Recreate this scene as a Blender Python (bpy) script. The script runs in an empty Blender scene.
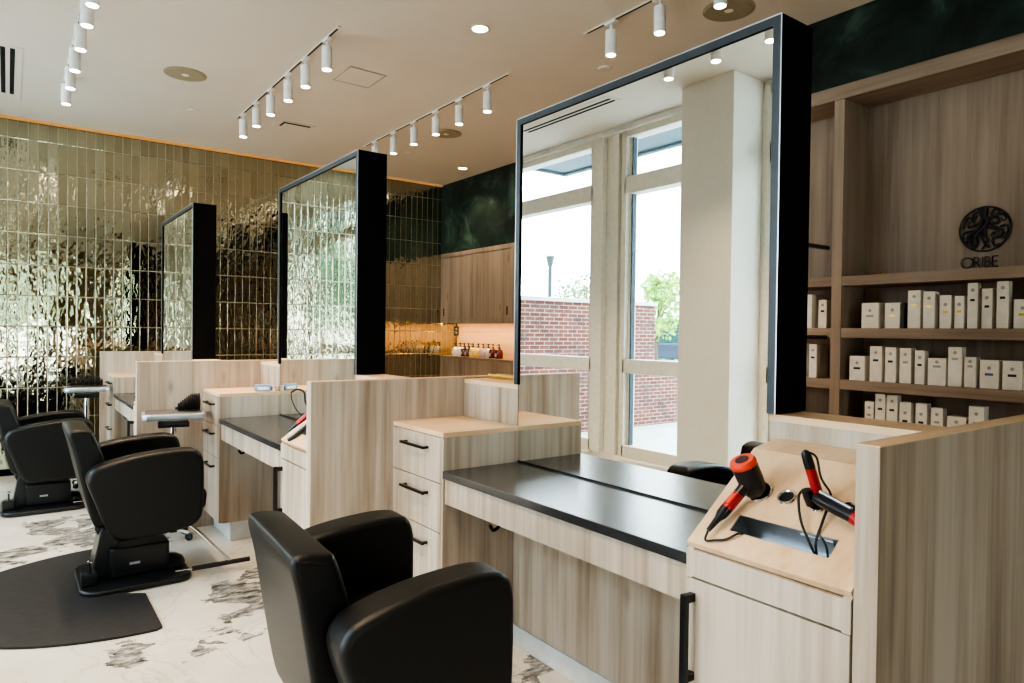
import bpy, bmesh, math, random
from mathutils import Vector, Matrix
random.seed(7)
C = bpy.context.scene.collection
EYE = 1.355
YAW, PITCH, ROLL, FPX = math.radians(36.5496), math.radians(-.7714), math.radians(.7140), 681.23

# ------------------------------------------------------------------ camera
F = Vector((math.sin(YAW)*math.cos(PITCH), math.cos(YAW)*math.cos(PITCH), math.sin(PITCH)))
R0 = Vector((math.cos(YAW), -math.sin(YAW), 0)); U0 = R0.cross(F)
RT = R0*math.cos(ROLL) + U0*math.sin(ROLL); UP = U0*math.cos(ROLL) - R0*math.sin(ROLL)
cam = bpy.data.cameras.new('camera'); cam.sensor_width = 36; cam.lens = FPX/1024*36
cam.clip_start = .05; cam.clip_end = 300
co = bpy.data.objects.new('camera', cam); C.objects.link(co)
m = Matrix((RT, UP, -F)).transposed().to_4x4(); m.translation = (0, 0, EYE)
co.matrix_world = m
bpy.context.scene.camera = co
def ray(px, py): return F + RT*((px-512)/FPX) - UP*((py-341.5)/FPX)
def at_x(px, py, x):
    d = ray(px, py); return Vector((0, 0, EYE)) + d*(x/d.x)
def at_y(px, py, y):
    d = ray(px, py); return Vector((0, 0, EYE)) + d*(y/d.y)
def at_z(px, py, z):
    d = ray(px, py); return Vector((0, 0, EYE)) + d*((z-EYE)/d.z)

# ------------------------------------------------------------------ materials
def new_mat(name):
    mt = bpy.data.materials.new(name); mt.use_nodes = True
    nt = mt.node_tree; return mt, nt, nt.nodes['Principled BSDF']
def N(nt, typ, **kw):
    n = nt.nodes.new(typ)
    for k, v in kw.items():
        if k in n.inputs.keys(): n.inputs[k].default_value = v
        else: setattr(n, k, v)
    return n
def L(nt, a, b): nt.links.new(a, b)
def ramp(nt, fac, stops):
    r = nt.nodes.new('ShaderNodeValToRGB'); e = r.color_ramp.elements
    while len(e) < len(stops): e.new(.5)
    for el, (p, c) in zip(e, stops): el.position = p; el.color = (*c, 1)
    L(nt, fac, r.inputs[0]); return r.outputs[0]
def posmap(nt, scale, loc=(0, 0, 0), rot=(0, 0, 0), coord='pos'):
    if coord == 'pos':
        s = nt.nodes.new('ShaderNodeNewGeometry').outputs['Position']
    else:
        s = nt.nodes.new('ShaderNodeTexCoord').outputs['Object']
    mp = nt.nodes.new('ShaderNodeMapping'); L(nt, s, mp.inputs[0])
    mp.inputs['Scale'].default_value = scale; mp.inputs['Location'].default_value = loc
    mp.inputs['Rotation'].default_value = rot
    return mp.outputs[0]
def mix(nt, fac, a, b, mode='MIX'):
    x = nt.nodes.new('ShaderNodeMix'); x.data_type = 'RGBA'; x.blend_type = mode
    for sock, v in ((x.inputs[0], fac), (x.inputs[6], a), (x.inputs[7], b)):
        if hasattr(v, 'is_linked'): L(nt, v, sock)
        elif isinstance(v, (int, float)): sock.default_value = v
        else: sock.default_value = (*v, 1)
    return x.outputs[2]
def plain(name, col, rough=.5, metal=0, spec=.5, emit=None, es=1, noise=.06, nscale=25, bump=0, bscale=200, coat=0):
    mt, nt, b = new_mat(name)
    n = N(nt, 'ShaderNodeTexNoise', Scale=nscale, Detail=3); L(nt, posmap(nt, (1, 1, 1)), n.inputs['Vector'])
    lo = tuple(max(0, c*(1-noise)) for c in col); hi = tuple(min(1, c*(1+noise)) for c in col)
    L(nt, ramp(nt, n.outputs[0], [(.3, lo), (.7, hi)]), b.inputs['Base Color'])
    b.inputs['Roughness'].default_value = rough; b.inputs['Metallic'].default_value = metal
    b.inputs['Specular IOR Level'].default_value = spec
    if coat: b.inputs['Coat Weight'].default_value = coat
    if emit: b.inputs['Emission Color'].default_value = (*emit, 1); b.inputs['Emission Strength'].default_value = es
    if bump:
        n2 = N(nt, 'ShaderNodeTexNoise', Scale=bscale, Detail=2); L(nt, posmap(nt, (1, 1, 1)), n2.inputs['Vector'])
        bp = N(nt, 'ShaderNodeBump', Strength=bump, Distance=.002); L(nt, n2.outputs[0], bp.inputs['Height'])
        L(nt, bp.outputs[0], b.inputs['Normal'])
    return mt
def wood(name, axis='z', dark=(.36, .275, .2), mid=(.52, .425, .33), light=(.66, .575, .475), rough=.5, knots=True):
    mt, nt, b = new_mat(name)
    def sc(a, l): return tuple(l if k == 'xyz'.index(axis) else a for k in range(3))
    n1 = N(nt, 'ShaderNodeTexNoise', Scale=1, Detail=4, Roughness=.6); L(nt, posmap(nt, sc(11, .55)), n1.inputs['Vector'])
    n2 = N(nt, 'ShaderNodeTexNoise', Scale=1, Detail=3, Roughness=.6); L(nt, posmap(nt, sc(48, 1.3), (3, 1, 2)), n2.inputs['Vector'])
    n3 = N(nt, 'ShaderNodeTexNoise', Scale=1, Detail=2); L(nt, posmap(nt, sc(3.2, .9), (7, 4, 1)), n3.inputs['Vector'])
    a1 = N(nt, 'ShaderNodeMath', operation='MULTIPLY'); L(nt, n2.outputs[0], a1.inputs[0]); a1.inputs[1].default_value = .30
    a2 = N(nt, 'ShaderNodeMath', operation='MULTIPLY'); L(nt, n1.outputs[0], a2.inputs[0]); a2.inputs[1].default_value = .75
    a3 = N(nt, 'ShaderNodeMath', operation='ADD'); L(nt, a1.outputs[0], a3.inputs[0]); L(nt, a2.outputs[0], a3.inputs[1])
    a4 = N(nt, 'ShaderNodeMath', operation='MULTIPLY'); L(nt, n3.outputs[0], a4.inputs[0]); a4.inputs[1].default_value = .45
    a5 = N(nt, 'ShaderNodeMath', operation='ADD'); L(nt, a3.outputs[0], a5.inputs[0]); L(nt, a4.outputs[0], a5.inputs[1])
    col = ramp(nt, a5.outputs[0], [(.54, dark), (.70, mid), (.88, light)])
    if knots:
        v = N(nt, 'ShaderNodeTexVoronoi', Scale=1); L(nt, posmap(nt, sc(4.2, 1.5)), v.inputs['Vector'])
        kf = ramp(nt, v.outputs['Distance'], [(.02, (1, 1, 1)), (.11, (0, 0, 0))])
        kk = N(nt, 'ShaderNodeMath', operation='MULTIPLY'); L(nt, kf, kk.inputs[0]); kk.inputs[1].default_value = .55
        col = mix(nt, kk.outputs[0], col, tuple(c*.62 for c in dark))
    L(nt, col, b.inputs['Base Color']); b.inputs['Roughness'].default_value = rough
    b.inputs['Specular IOR Level'].default_value = .35
    bp = N(nt, 'ShaderNodeBump', Strength=.08, Distance=.002); L(nt, n2.outputs[0], bp.inputs['Height']); L(nt, bp.outputs[0], b.inputs['Normal'])
    return mt
M = {}
WP = dict(dark=(.235, .17, .122), mid=(.415, .33, .255), light=(.56, .48, .40))
M['wood_z'] = wood('pale_ash_vertical', 'z', **WP)
M['wood_x'] = wood('pale_ash_along_x', 'x', **WP, knots=False)
M['wood_y'] = wood('pale_ash_along_y', 'y', **WP, knots=False)
WT = dict(dark=(.62, .40, .23), mid=(.72, .49, .30), light=(.78, .57, .37))  # peachy ash, made more orange to carry the warm spotlight on the tops
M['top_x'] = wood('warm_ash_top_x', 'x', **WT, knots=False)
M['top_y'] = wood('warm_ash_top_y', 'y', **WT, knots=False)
WS = dict(dark=(.20, .145, .105), mid=(.30, .225, .17), light=(.38, .295, .225))  # same ash as the stations, with the right side's shade put into its colour
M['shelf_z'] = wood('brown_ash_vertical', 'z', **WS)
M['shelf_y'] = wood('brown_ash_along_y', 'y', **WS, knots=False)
M['leather'] = plain('black_leather', (.0055, .0055, .006), .40, spec=.42, bump=.25, bscale=380)
M['blackmetal'] = plain('black_metal', (.007, .007, .008), .32, spec=.5)
M['blackmatte'] = plain('black_matte_panel', (.005, .005, .0055), .7, spec=.12)
M['blackplastic'] = plain('black_plastic', (.012, .013, .016), .28)
M['rubber'] = plain('black_rubber_mat', (.022, .021, .022), .6, bump=.3, bscale=120, noise=.2)
M['lip'] = plain('blue_black_frame_lip', (.028, .036, .046), .4)
M['traymat'] = plain('dark_tray_mat', (.10, .09, .085), .5)
M['gasket'] = plain('dark_blue_gasket', (.05, .085, .12), .5)
M['chrome'] = plain('chrome', (.8, .8, .82), .1, metal=1)
M['steel'] = plain('brushed_steel', (.5, .53, .57), .35, metal=1)
M['silver'] = plain('silver_tray', (.45, .49, .55), .32, metal=.75)
M['stone'] = plain('charcoal_worktop', (.036, .036, .038), .25, spec=.9, nscale=90, noise=.25)
M['white'] = plain('white_paint', (.8, .8, .78), .45)
M['plinth'] = plain('pale_plinth', (.62, .64, .65), .5)
M['winframe'] = plain('cream_window_frame', (.82, .79, .71), .45)
M['column'] = plain('column_paint', (.78, .76, .70), .6, noise=.02)
M['stone'].node_tree.nodes['Principled BSDF'].inputs['IOR'].default_value = 1.75
M['red'] = plain('red_plastic', (.42, .02, .022), .3)
M['orange'] = plain('orange_red_plastic', (.78, .07, .03), .35)
M['grille'] = plain('dark_grille', (.03, .02, .02), .6)
M['brass'] = plain('brass', (.62, .42, .14), .3, metal=1)
M['carton'] = plain('cream_carton', (.80, .755, .66), .55)
M['ink'] = plain('black_ink_label', (.03, .028, .03), .5)
M['gold_label'] = plain('gold_foil_label', (.72, .52, .12), .35, metal=.6)
M['blue_label'] = plain('blue_label', (.12, .14, .38), .5)
M['grey_label'] = plain('grey_label', (.38, .36, .34), .5)
M['emblem'] = plain('dark_bronze', (.018, .015, .017), .45)
M['speaker'] = plain('speaker_grille_tan', (.33, .29, .20), .6, nscale=300, noise=.3)
M['bulb'] = plain('lit_lens', (1, .95, .85), .3, emit=(1, .9, .72), es=14)
M['cove'] = plain('cove_glow', (.42, .20, .05), .7, emit=(1, .40, .09), es=.05)
M['ledstrip'] = plain('led_strip', (1, .8, .5), .4, emit=(1, .60, .26), es=26)
M['darkslot'] = plain('dark_slot', (.006, .006, .006), .8)
M['concrete'] = plain('patio_concrete', (.62, .62, .61), .8, nscale=3, noise=.1)
M['asphalt'] = plain('parking_asphalt', (.30, .31, .32), .9, nscale=6, noise=.1)
M['canopy'] = plain('canopy_bluegrey', (.10, .155, .185), .6)
M['fascia'] = plain('canopy_fascia', (.05, .08, .10), .5)
M['lamp_green'] = plain('lamp_post_metal', (.03, .05, .05), .4)
M['bark'] = plain('tree_bark', (.13, .09, .06), .9, noise=.3)
M['leaf_a'] = plain('leaf_bright_green', (.30, .50, .10), .6, noise=.35, nscale=6)
M['leaf_b'] = plain('leaf_grey_green', (.20, .33, .16), .6, noise=.35, nscale=6)
M['leaf_c'] = plain('leaf_dark_green', (.13, .27, .15), .6, noise=.35, nscale=4)
M['leaf_d'] = plain('leaf_cool_green', (.22, .40, .26), .6, noise=.35, nscale=5)
M['petal'] = plain('red_flowers', (.6, .07, .1), .6, noise=.3)
M['carpaint'] = plain('dark_blue_car_paint', (.03, .045, .07), .2, spec=.6, coat=.6)
M['carwhite'] = plain('white_van_paint', (.75, .76, .78), .25, coat=.5)
M['carglass'] = plain('car_window_glass', (.02, .07, .07), .08, spec=.8)
M['tyre'] = plain('tyre_rubber', (.02, .02, .02), .8)
M['cappale'] = plain('stone_coping', (.66, .64, .60), .8)
M['iron_cream'] = plain('cream_iron_plate', (.75, .62, .48), .35)
M['blueplastic'] = plain('blue_plastic', (.22, .36, .52), .35)
M['wall_warm'] = plain('warm_back_wall', (.36, .21, .11), .6)
M['bristle'] = plain('black_bristle', (.01, .008, .008), .8)

# mirror silver
mt, nt, b = new_mat('mirror_silver')
b.inputs['Base Color'].default_value = (.86, .885, .865, 1); b.inputs['Metallic'].default_value = 1; b.inputs['Roughness'].default_value = 0.0
M['mirror'] = mt
# window glass: thin clear pane
mt, nt, b = new_mat('window_glass')
tr = N(nt, 'ShaderNodeBsdfTransparent'); tr.inputs[0].default_value = (.94, .97, .97, 1)
gl = N(nt, 'ShaderNodeBsdfGlossy'); gl.inputs['Roughness'].default_value = .0
lw = N(nt, 'ShaderNodeLayerWeight'); lw.inputs['Blend'].default_value = .5
fr = N(nt, 'ShaderNodeMath', operation='POWER'); L(nt, lw.outputs['Facing'], fr.inputs[0]); fr.inputs[1].default_value = 5
f2 = N(nt, 'ShaderNodeMath', operation='MULTIPLY_ADD'); L(nt, fr.outputs[0], f2.inputs[0]); f2.inputs[1].default_value = .45; f2.inputs[2].default_value = .03; fr = f2
ms = N(nt, 'ShaderNodeMixShader'); L(nt, fr.outputs[0], ms.inputs[0]); L(nt, tr.outputs[0], ms.inputs[1]); L(nt, gl.outputs[0], ms.inputs[2])
L(nt, ms.outputs[0], nt.nodes['Material Output'].inputs[0]); M['glass'] = mt
# coloured bottle glass / liquid
def liquid(name, col): return plain(name, col, .12, spec=.7, coat=.5, noise=.05)
M['b_white'] = liquid('bottle_white', (.78, .76, .74)); M['b_yellow'] = liquid('bottle_yellow', (.85, .62, .16))
M['b_maroon'] = liquid('bottle_maroon', (.10, .012, .02)); M['b_pink'] = liquid('bottle_pink', (.72, .56, .58)); M['b_mauve'] = liquid('bottle_mauve', (.55, .45, .52))
M['b_amber'] = liquid('bottle_dark_amber', (.07, .02, .02))

# ceiling
M['ceiling'] = plain('ceiling_paint', (.66, .60, .515), .8, nscale=2, noise=.02)
# marble floor
mt, nt, b = new_mat('white_marble_floor')
p = posmap(nt, (1, 1, 1))
wn = N(nt, 'ShaderNodeTexNoise', Scale=2.2, Detail=5, Roughness=.6); L(nt, p, wn.inputs['Vector'])
wp = N(nt, 'ShaderNodeVectorMath', operation='MULTIPLY_ADD'); L(nt, wn.outputs['Color'], wp.inputs[0]); wp.inputs[1].default_value = (.18, .18, .18); L(nt, p, wp.inputs[2])
v1 = N(nt, 'ShaderNodeTexVoronoi', Scale=5.5); L(nt, wp.outputs[0], v1.inputs['Vector'])
rgn = N(nt, 'ShaderNodeTexNoise', Scale=5.5, Detail=8, Roughness=.7); L(nt, p, rgn.inputs['Vector'])
acc = None
for cx_, cy_, rad in ((.95, 3.55, .36), (.44, 3.16, .13), (1.85, 2.0, .20), (.50, 5.27, .40), (.24, 5.6, .25), (.06, 4.9, .2), (.66, 3.05, .09), (.95, 5.3, .25), (.98, 3.1, .15), (1.0, .4, .4), (-.4, 2.4, .35), (2.9, 3.6, .5), (3.2, 1.6, .4)):
    ds = N(nt, 'ShaderNodeVectorMath', operation='DISTANCE'); L(nt, p, ds.inputs[0]); ds.inputs[1].default_value = (cx_, cy_, 0)
    mm = N(nt, 'ShaderNodeMath', operation='MULTIPLY_ADD'); L(nt, ds.outputs['Value'], mm.inputs[0]); mm.inputs[1].default_value = -.30/rad; mm.inputs[2].default_value = .30
    mx = N(nt, 'ShaderNodeMath', operation='MAXIMUM'); L(nt, mm.outputs[0], mx.inputs[0])
    if acc is None: mx.inputs[1].default_value = -.12
    else: L(nt, acc, mx.inputs[1])
    acc = mx.outputs[0]
region = N(nt, 'ShaderNodeMath', operation='ADD'); L(nt, rgn.outputs[0], region.inputs[0]); L(nt, acc, region.inputs[1])
cellr = N(nt, 'ShaderNodeSeparateColor'); L(nt, v1.outputs['Color'], cellr.inputs[0])
sm = N(nt, 'ShaderNodeMath', operation='ADD'); L(nt, region.outputs[0], sm.inputs[0])
c3 = N(nt, 'ShaderNodeMath', operation='MULTIPLY'); L(nt, cellr.outputs[0], c3.inputs[0]); c3.inputs[1].default_value = .34; L(nt, c3.outputs[0], sm.inputs[1])
shard = ramp(nt, sm.outputs[0], [(.80, (0, 0, 0)), (.812, (1, 1, 1))])
fine = N(nt, 'ShaderNodeTexNoise', Scale=13, Detail=6, Roughness=.7); L(nt, posmap(nt, (1, 2.2, 1), rot=(0, 0, .6)), fine.inputs['Vector'])
shcol = ramp(nt, fine.outputs[0], [(.36, (.055, .051, .048)), (.48, (.23, .215, .195)), (.62, (.55, .525, .475))])
base = ramp(nt, wn.outputs[0], [(.3, (.62, .575, .50)), (.6, (.74, .70, .63))])
vn = N(nt, 'ShaderNodeTexNoise', Scale=1.7, Detail=8, Roughness=.6, Distortion=1.2); L(nt, p, vn.inputs['Vector'])
vf = ramp(nt, vn.outputs[0], [(.488, (0, 0, 0)), (.5, (.4, .4, .4)), (.512, (0, 0, 0))])
c1 = mix(nt, vf, base, (.36, .30, .24)); c2 = mix(nt, shard, c1, shcol)
L(nt, c2, b.inputs['Base Color']); b.inputs['Roughness'].default_value = .22; b.inputs['Specular IOR Level'].default_value = .5
M['marble'] = mt
# dark green plaster
mt, nt, b = new_mat('dark_green_plaster')
n = N(nt, 'ShaderNodeTexNoise', Scale=2.6, Detail=6, Roughness=.62, Distortion=.6); L(nt, posmap(nt, (1, 1, 1)), n.inputs['Vector'])
L(nt, ramp(nt, n.outputs[0], [(.36, (.006, .011, .009)), (.52, (.016, .032, .026)), (.70, (.08, .14, .11))]), b.inputs['Base Color'])
b.inputs['Roughness'].default_value = .5; b.inputs['Specular IOR Level'].default_value = .3; M['green'] = mt
# gold zellige tiles, stack bond, tile .0755 x .283
mt, nt, b = new_mat('gold_handmade_tile')
TW, TH, Z0 = .0755, .283, .79-.283*3
g = nt.nodes.new('ShaderNodeNewGeometry'); sp = N(nt, 'ShaderNodeSeparateXYZ'); L(nt, g.outputs['Position'], sp.inputs[0])
def mth(op, a, b_=None, c_=None):
    n = nt.nodes.new('ShaderNodeMath'); n.operation = op
    for i, v in enumerate((a, b_, c_)):
        if v is None: continue
        if isinstance(v, (int, float)): n.inputs[i].default_value = v
        else: L(nt, v, n.inputs[i])
    return n.outputs[0]
u = mth('DIVIDE', sp.outputs[0], TW); w = mth('DIVIDE', mth('SUBTRACT', sp.outputs[2], Z0), TH)
iu, iw = mth('FLOOR', u), mth('FLOOR', w); fu, fw = mth('FRACT', u), mth('FRACT', w)
du = mth('MULTIPLY', mth('MINIMUM', fu, mth('SUBTRACT', 1, fu)), TW); dw = mth('MULTIPLY', mth('MINIMUM', fw, mth('SUBTRACT', 1, fw)), TH)
dedge = mth('MINIMUM', du, dw); grout = mth('LESS_THAN', dedge, .0017)
cb = N(nt, 'ShaderNodeCombineXYZ'); L(nt, iu, cb.inputs[0]); L(nt, iw, cb.inputs[1])
wnz = N(nt, 'ShaderNodeTexWhiteNoise', noise_dimensions='3D'); L(nt, cb.outputs[0], wnz.inputs['Vector'])
off = N(nt, 'ShaderNodeVectorMath', operation='MULTIPLY_ADD'); L(nt, wnz.outputs['Color'], off.inputs[0]); off.inputs[1].default_value = (40, 40, 40)
mp = N(nt, 'ShaderNodeMapping'); mp.inputs['Scale'].default_value = (24, 1, 13); L(nt, g.outputs['Position'], mp.inputs[0]); L(nt, mp.outputs[0], off.inputs[2])
nz = N(nt, 'ShaderNodeTexNoise', Scale=1, Detail=1.5, Roughness=.5); L(nt, off.outputs[0], nz.inputs['Vector'])
# each tile is a little more or less warped than its neighbour
wv = N(nt, 'ShaderNodeSeparateColor'); L(nt, wnz.outputs['Color'], wv.inputs[0])
amp = mth('MULTIPLY_ADD', wv.outputs[0], .6, .35)
tilt = mth('MULTIPLY', mth('SUBTRACT', fu, .5), mth('MULTIPLY', mth('SUBTRACT', wv.outputs[1], .5), .5))
tilt2 = mth('MULTIPLY', mth('SUBTRACT', fw, .5), mth('MULTIPLY', mth('SUBTRACT', wv.outputs[2], .5), .8))
edge = mth('MULTIPLY', mth('SMOOTH_MIN', dedge, .006, .003), 40)
hgt = mth('ADD', mth('ADD', mth('MULTIPLY', nz.outputs[0], amp), mth('ADD', tilt, tilt2)), edge)
bp = N(nt, 'ShaderNodeBump', Strength=1.0, Distance=.0052); L(nt, hgt, bp.inputs['Height'])
tc = ramp(nt, wv.outputs[1], [(0, (.42, .40, .295)), (.5, (.465, .445, .33)), (1, (.51, .49, .37))])
L(nt, mix(nt, grout, tc, (.38, .345, .26)), b.inputs['Base Color'])
L(nt, mth('SUBTRACT', 1, grout), b.inputs['Metallic']); L(nt, mth('MULTIPLY_ADD', grout, .5, .06), b.inputs['Roughness'])
L(nt, bp.outputs[0], b.inputs['Normal']); M['goldtile'] = mt
# brick
mt, nt, b = new_mat('red_brick')
g = nt.nodes.new('ShaderNodeNewGeometry'); sp = N(nt, 'ShaderNodeSeparateXYZ'); L(nt, g.outputs['Position'], sp.inputs[0])
ad = mth('ADD', sp.outputs[0], sp.outputs[1])
cb = N(nt, 'ShaderNodeCombineXYZ'); L(nt, ad, cb.inputs[0]); L(nt, sp.outputs[2], cb.inputs[1])
bk = N(nt, 'ShaderNodeTexBrick', Scale=1); L(nt, cb.outputs[0], bk.inputs['Vector'])
for k, v in (('Color1', (.17, .045, .03, 1)), ('Color2', (.25, .085, .055, 1)), ('Mortar', (.38, .34, .31, 1)), ('Mortar Size', .006), ('Brick Width', .165), ('Row Height', .054), ('Bias', -.1)): bk.inputs[k].default_value = v
n = N(nt, 'ShaderNodeTexNoise', Scale=5, Detail=3); L(nt, cb.outputs[0], n.inputs['Vector'])
L(nt, mix(nt, ramp(nt, n.outputs[0], [(.48, (0, 0, 0)), (.7, (.75, .75, .75))]), bk.outputs[0], (.07, .055, .055)), b.inputs['Base Color'])
b.inputs['Roughness'].default_value = .9; M['brick'] = mt

# ------------------------------------------------------------------ mesh builder
class MB:
    def __init__(s): s.bm = bmesh.new(); s.bev = False
    def add(s, t):
        me = bpy.data.meshes.new('tmp'); t.to_mesh(me); t.free(); s.bm.from_mesh(me); bpy.data.meshes.remove(me); return s
    def box(s, x0, x1, y0, y1, z0, z1, bev=0, seg=2, rot=None):
        t = bmesh.new(); bmesh.ops.create_cube(t, size=1)
        for v in t.verts: v.co = Vector((x0+(v.co.x+.5)*(x1-x0), y0+(v.co.y+.5)*(y1-y0), z0+(v.co.z+.5)*(z1-z0)))
        if bev: s.bev = True; bmesh.ops.bevel(t, geom=t.edges[:], offset=bev, segments=seg, affect='EDGES', profile=.5)
        if rot is not None: bmesh.ops.transform(t, matrix=rot, verts=t.verts[:])
        return s.add(t)
    def prism(s, poly, axis, a, b, bev=0, seg=3, mat=None):
        t = bmesh.new()
        def P(p, h): return {'y': (p[0], h, p[1]), 'x': (h, p[0], p[1]), 'z': (p[0], p[1], h)}[axis]
        va = [t.verts.new(P(p, a)) for p in poly]; vb = [t.verts.new(P(p, b)) for p in poly]
        n = len(poly); t.faces.new(va); t.faces.new(vb[::-1])
        for i in range(n): t.faces.new((va[i], vb[i], vb[(i+1) % n], va[(i+1) % n]))
        bmesh.ops.recalc_face_normals(t, faces=t.faces[:])
        if bev:
            s.bev = True
            ed = [e for e in t.edges if len(e.link_faces) == 2 and e.calc_face_angle(0) > math.radians(50)]
            bmesh.ops.bevel(t, geom=ed, offset=bev, segments=seg, affect='EDGES', profile=.5)
        if mat is not None: bmesh.ops.transform(t, matrix=mat, verts=t.verts[:])
        return s.add(t)
    def tube(s, pts, r, seg=8, closed=False, rs=None):
        pts = [Vector(p) for p in pts]; n = len(pts); t = bmesh.new(); rings = []
        prev = None
        for i, p in enumerate(pts):
            if closed: d = pts[(i+1) % n]-pts[i-1]
            else: d = pts[min(i+1, n-1)]-pts[max(i-1, 0)]
            d.normalize()
            if prev is None:
                a = d.orthogonal().normalized()
            else:
                a = prev-d*prev.dot(d)
                a = a.normalized() if a.length > 1e-6 else d.orthogonal().normalized()
            prev = a; bb = d.cross(a); rr = rs[i] if rs else r
            rings.append([t.verts.new(p+(a*math.cos(2*math.pi*k/seg)+bb*math.sin(2*math.pi*k/seg))*rr) for k in range(seg)])
        for i in range(n if closed else n-1):
            A, B = rings[i], rings[(i+1) % n]
            for k in range(seg): t.faces.new((A[k], A[(k+1) % seg], B[(k+1) % seg], B[k]))
        if not closed: t.faces.new(rings[0][::-1]); t.faces.new(rings[-1])
        bmesh.ops.recalc_face_normals(t, faces=t.faces[:])
        return s.add(t)
    def lathe(s, prof, o=(0, 0, 0), d=(0, 0, 1), seg=24):
        # prof: list of (radius, height) along d from o
        o = Vector(o); d = Vector(d).normalized(); a = d.orthogonal().normalized(); bb = d.cross(a); t = bmesh.new(); rings = []
        for r, hh in prof:
            r = max(r, 1e-4)
            rings.append([t.verts.new(o+d*hh+(a*math.cos(2*math.pi*k/seg)+bb*math.sin(2*math.pi*k/seg))*r) for k in range(seg)])
        for A, B in zip(rings, rings[1:]):
            for k in range(seg): t.faces.new((A[k], A[(k+1) % seg], B[(k+1) % seg], B[k]))
        t.faces.new(rings[0][::-1]); t.faces.new(rings[-1])
        bmesh.ops.recalc_face_normals(t, faces=t.faces[:])
        return s.add(t)
    def xf(s, m): bmesh.ops.transform(s.bm, matrix=m, verts=s.bm.verts[:]); return s
    def build(s, name, mat, parent=None, angle=38):
        bm = s.bm
        off = ORIG.get(parent.name, Vector()) if parent else Vector()
        if parent:
            for v in bm.verts: v.co -= off
        for f in bm.faces: f.smooth = True
        for e in bm.edges:
            if len(e.link_faces) == 2 and e.calc_face_angle(0) > math.radians(angle): e.smooth = False
        me = bpy.data.meshes.new(name); bm.to_mesh(me); bm.free()
        for mm in (mat if isinstance(mat, (list, tuple)) else [mat]): me.materials.append(mm)
        o = bpy.data.objects.new(name, me); C.objects.link(o)
        if s.bev:
            wn_ = o.modifiers.new('weighted_normal', 'WEIGHTED_NORMAL'); wn_.keep_sharp = True
        if parent: o.parent = parent; ORIG[o.name] = off
        return o
ORIG = {}
def thing(name, label, cat, loc, group=None):
    o = bpy.data.objects.new(name, None); C.objects.link(o); o.location = loc; o.empty_display_size = .1
    ORIG[o.name] = Vector(loc); o['label'] = label; o['category'] = cat
    if group: o['group'] = group
    return o
def tag(o, label, cat, group=None):
    o['label'] = label; o['category'] = cat
    if group: o['group'] = group
    # move the origin of a single-mesh thing to its base
    me = o.data; xs = [v.co for v in me.vertices]
    base = Vector(((min(v.x for v in xs)+max(v.x for v in xs))/2, (min(v.y for v in xs)+max(v.y for v in xs))/2, min(v.z for v in xs)))
    me.transform(Matrix.Translation(-base)); o.location = base; ORIG[o.name] = base
    return o
def struct(name, mb, mat, parent=None):
    o = mb.build(name, mat, parent)
    if not parent: o['kind'] = 'structure'
    return o
def copy_tree(o, parent=None):
    c = o.copy(); C.objects.link(c)
    if parent: c.parent = parent
    for ch in list(o.children): copy_tree(ch, c)
    return c
def rrect(x0, x1, y0, y1, r, n=6):
    pts = []
    for cx, cy, a0 in ((x1-r, y1-r, 0), (x0+r, y1-r, 90), (x0+r, y0+r, 180), (x1-r, y0+r, 270)):
        for k in range(n+1):
            a = math.radians(a0+90*k/n); pts.append((cx+r*math.cos(a), cy+r*math.sin(a)))
    return pts
def smooth_poly(pts, n=4):
    out = []; k = len(pts)
    for i in range(k):
        p0, p1, p2, p3 = (Vector(pts[(i+j-1) % k]) for j in range(4))
        for q in range(n):
            t = q/n
            out.append(tuple(.5*((2*p1)+(-p0+p2)*t+(2*p0-5*p1+4*p2-p3)*t*t+(-p0+3*p1-3*p2+p3)*t**3)))
    return out
def spline(pts, n=8):
    pts = [Vector(p) for p in pts]; P = [pts[0]*2-pts[1]]+pts+[pts[-1]*2-pts[-2]]; out = []
    for i in range(1, len(P)-2):
        p0, p1, p2, p3 = P[i-1:i+3]
        for q in range(n):
            t = q/n
            out.append(.5*((2*p1)+(-p0+p2)*t+(2*p0-5*p1+4*p2-p3)*t*t+(-p0+3*p1-3*p2+p3)*t**3))
    out.append(pts[-1]); return out
ORD = ['first', 'second', 'third', 'fourth', 'fifth', 'sixth', 'seventh', 'eighth', 'ninth', 'tenth']

# ------------------------------------------------------------------ the room
ZC, YG, WX, BX, SX = 3.235, 7.65, -.912, 4.51, 3.88
YB = -6.0
struct('floor', MB().box(WX-.12, 5.0, YB-.1, YG+.1, -.08, 0), M['marble'])
struct('ceiling', MB().box(WX-.12, 5.0, YB-.1, YG-.055, ZC, ZC+.1), M['ceiling'])
struct('wall_back', MB().box(WX-.12, 5.0, YG, YG+.1, 0, ZC+.1), M['goldtile'])
struct('wall_front', MB().box(1.0, 5.0, YB-.1, YB, 0, ZC).box(WX-.12, 1.0, YB-.1, YB, 2.85, ZC).box(WX-.12, 1.0, YB-.1, YB, 0, .2).box(WX-.12, -.75, YB-.1, YB, .2, 2.85), M['wall_warm'])
t = bpy.data.objects.new('window_9', None); C.objects.link(t); t.location = (.1, YB, .2); ORIG[t.name] = Vector(t.location); t['kind'] = 'structure'
MB().box(-.75, -.69, YB-.09, YB+.01, .2, 2.85).box(.94, 1.0, YB-.09, YB+.01, .2, 2.85).box(.09, .15, YB-.09, YB+.01, .2, 2.85).box(-.69, .94, YB-.09, YB+.01, .2, .3).box(-.69, .94, YB-.09, YB+.01, 2.77, 2.85).build('window_frame', M['winframe'], t)
MB().box(-.70, .95, YB-.05, YB-.044, .25, 2.8).build('glass_pane', M['glass'], t)
struct('trim_1', MB().box(WX, BX, YG-.022, YG-.002, ZC-.02, ZC+.03), M['cove'])
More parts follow.
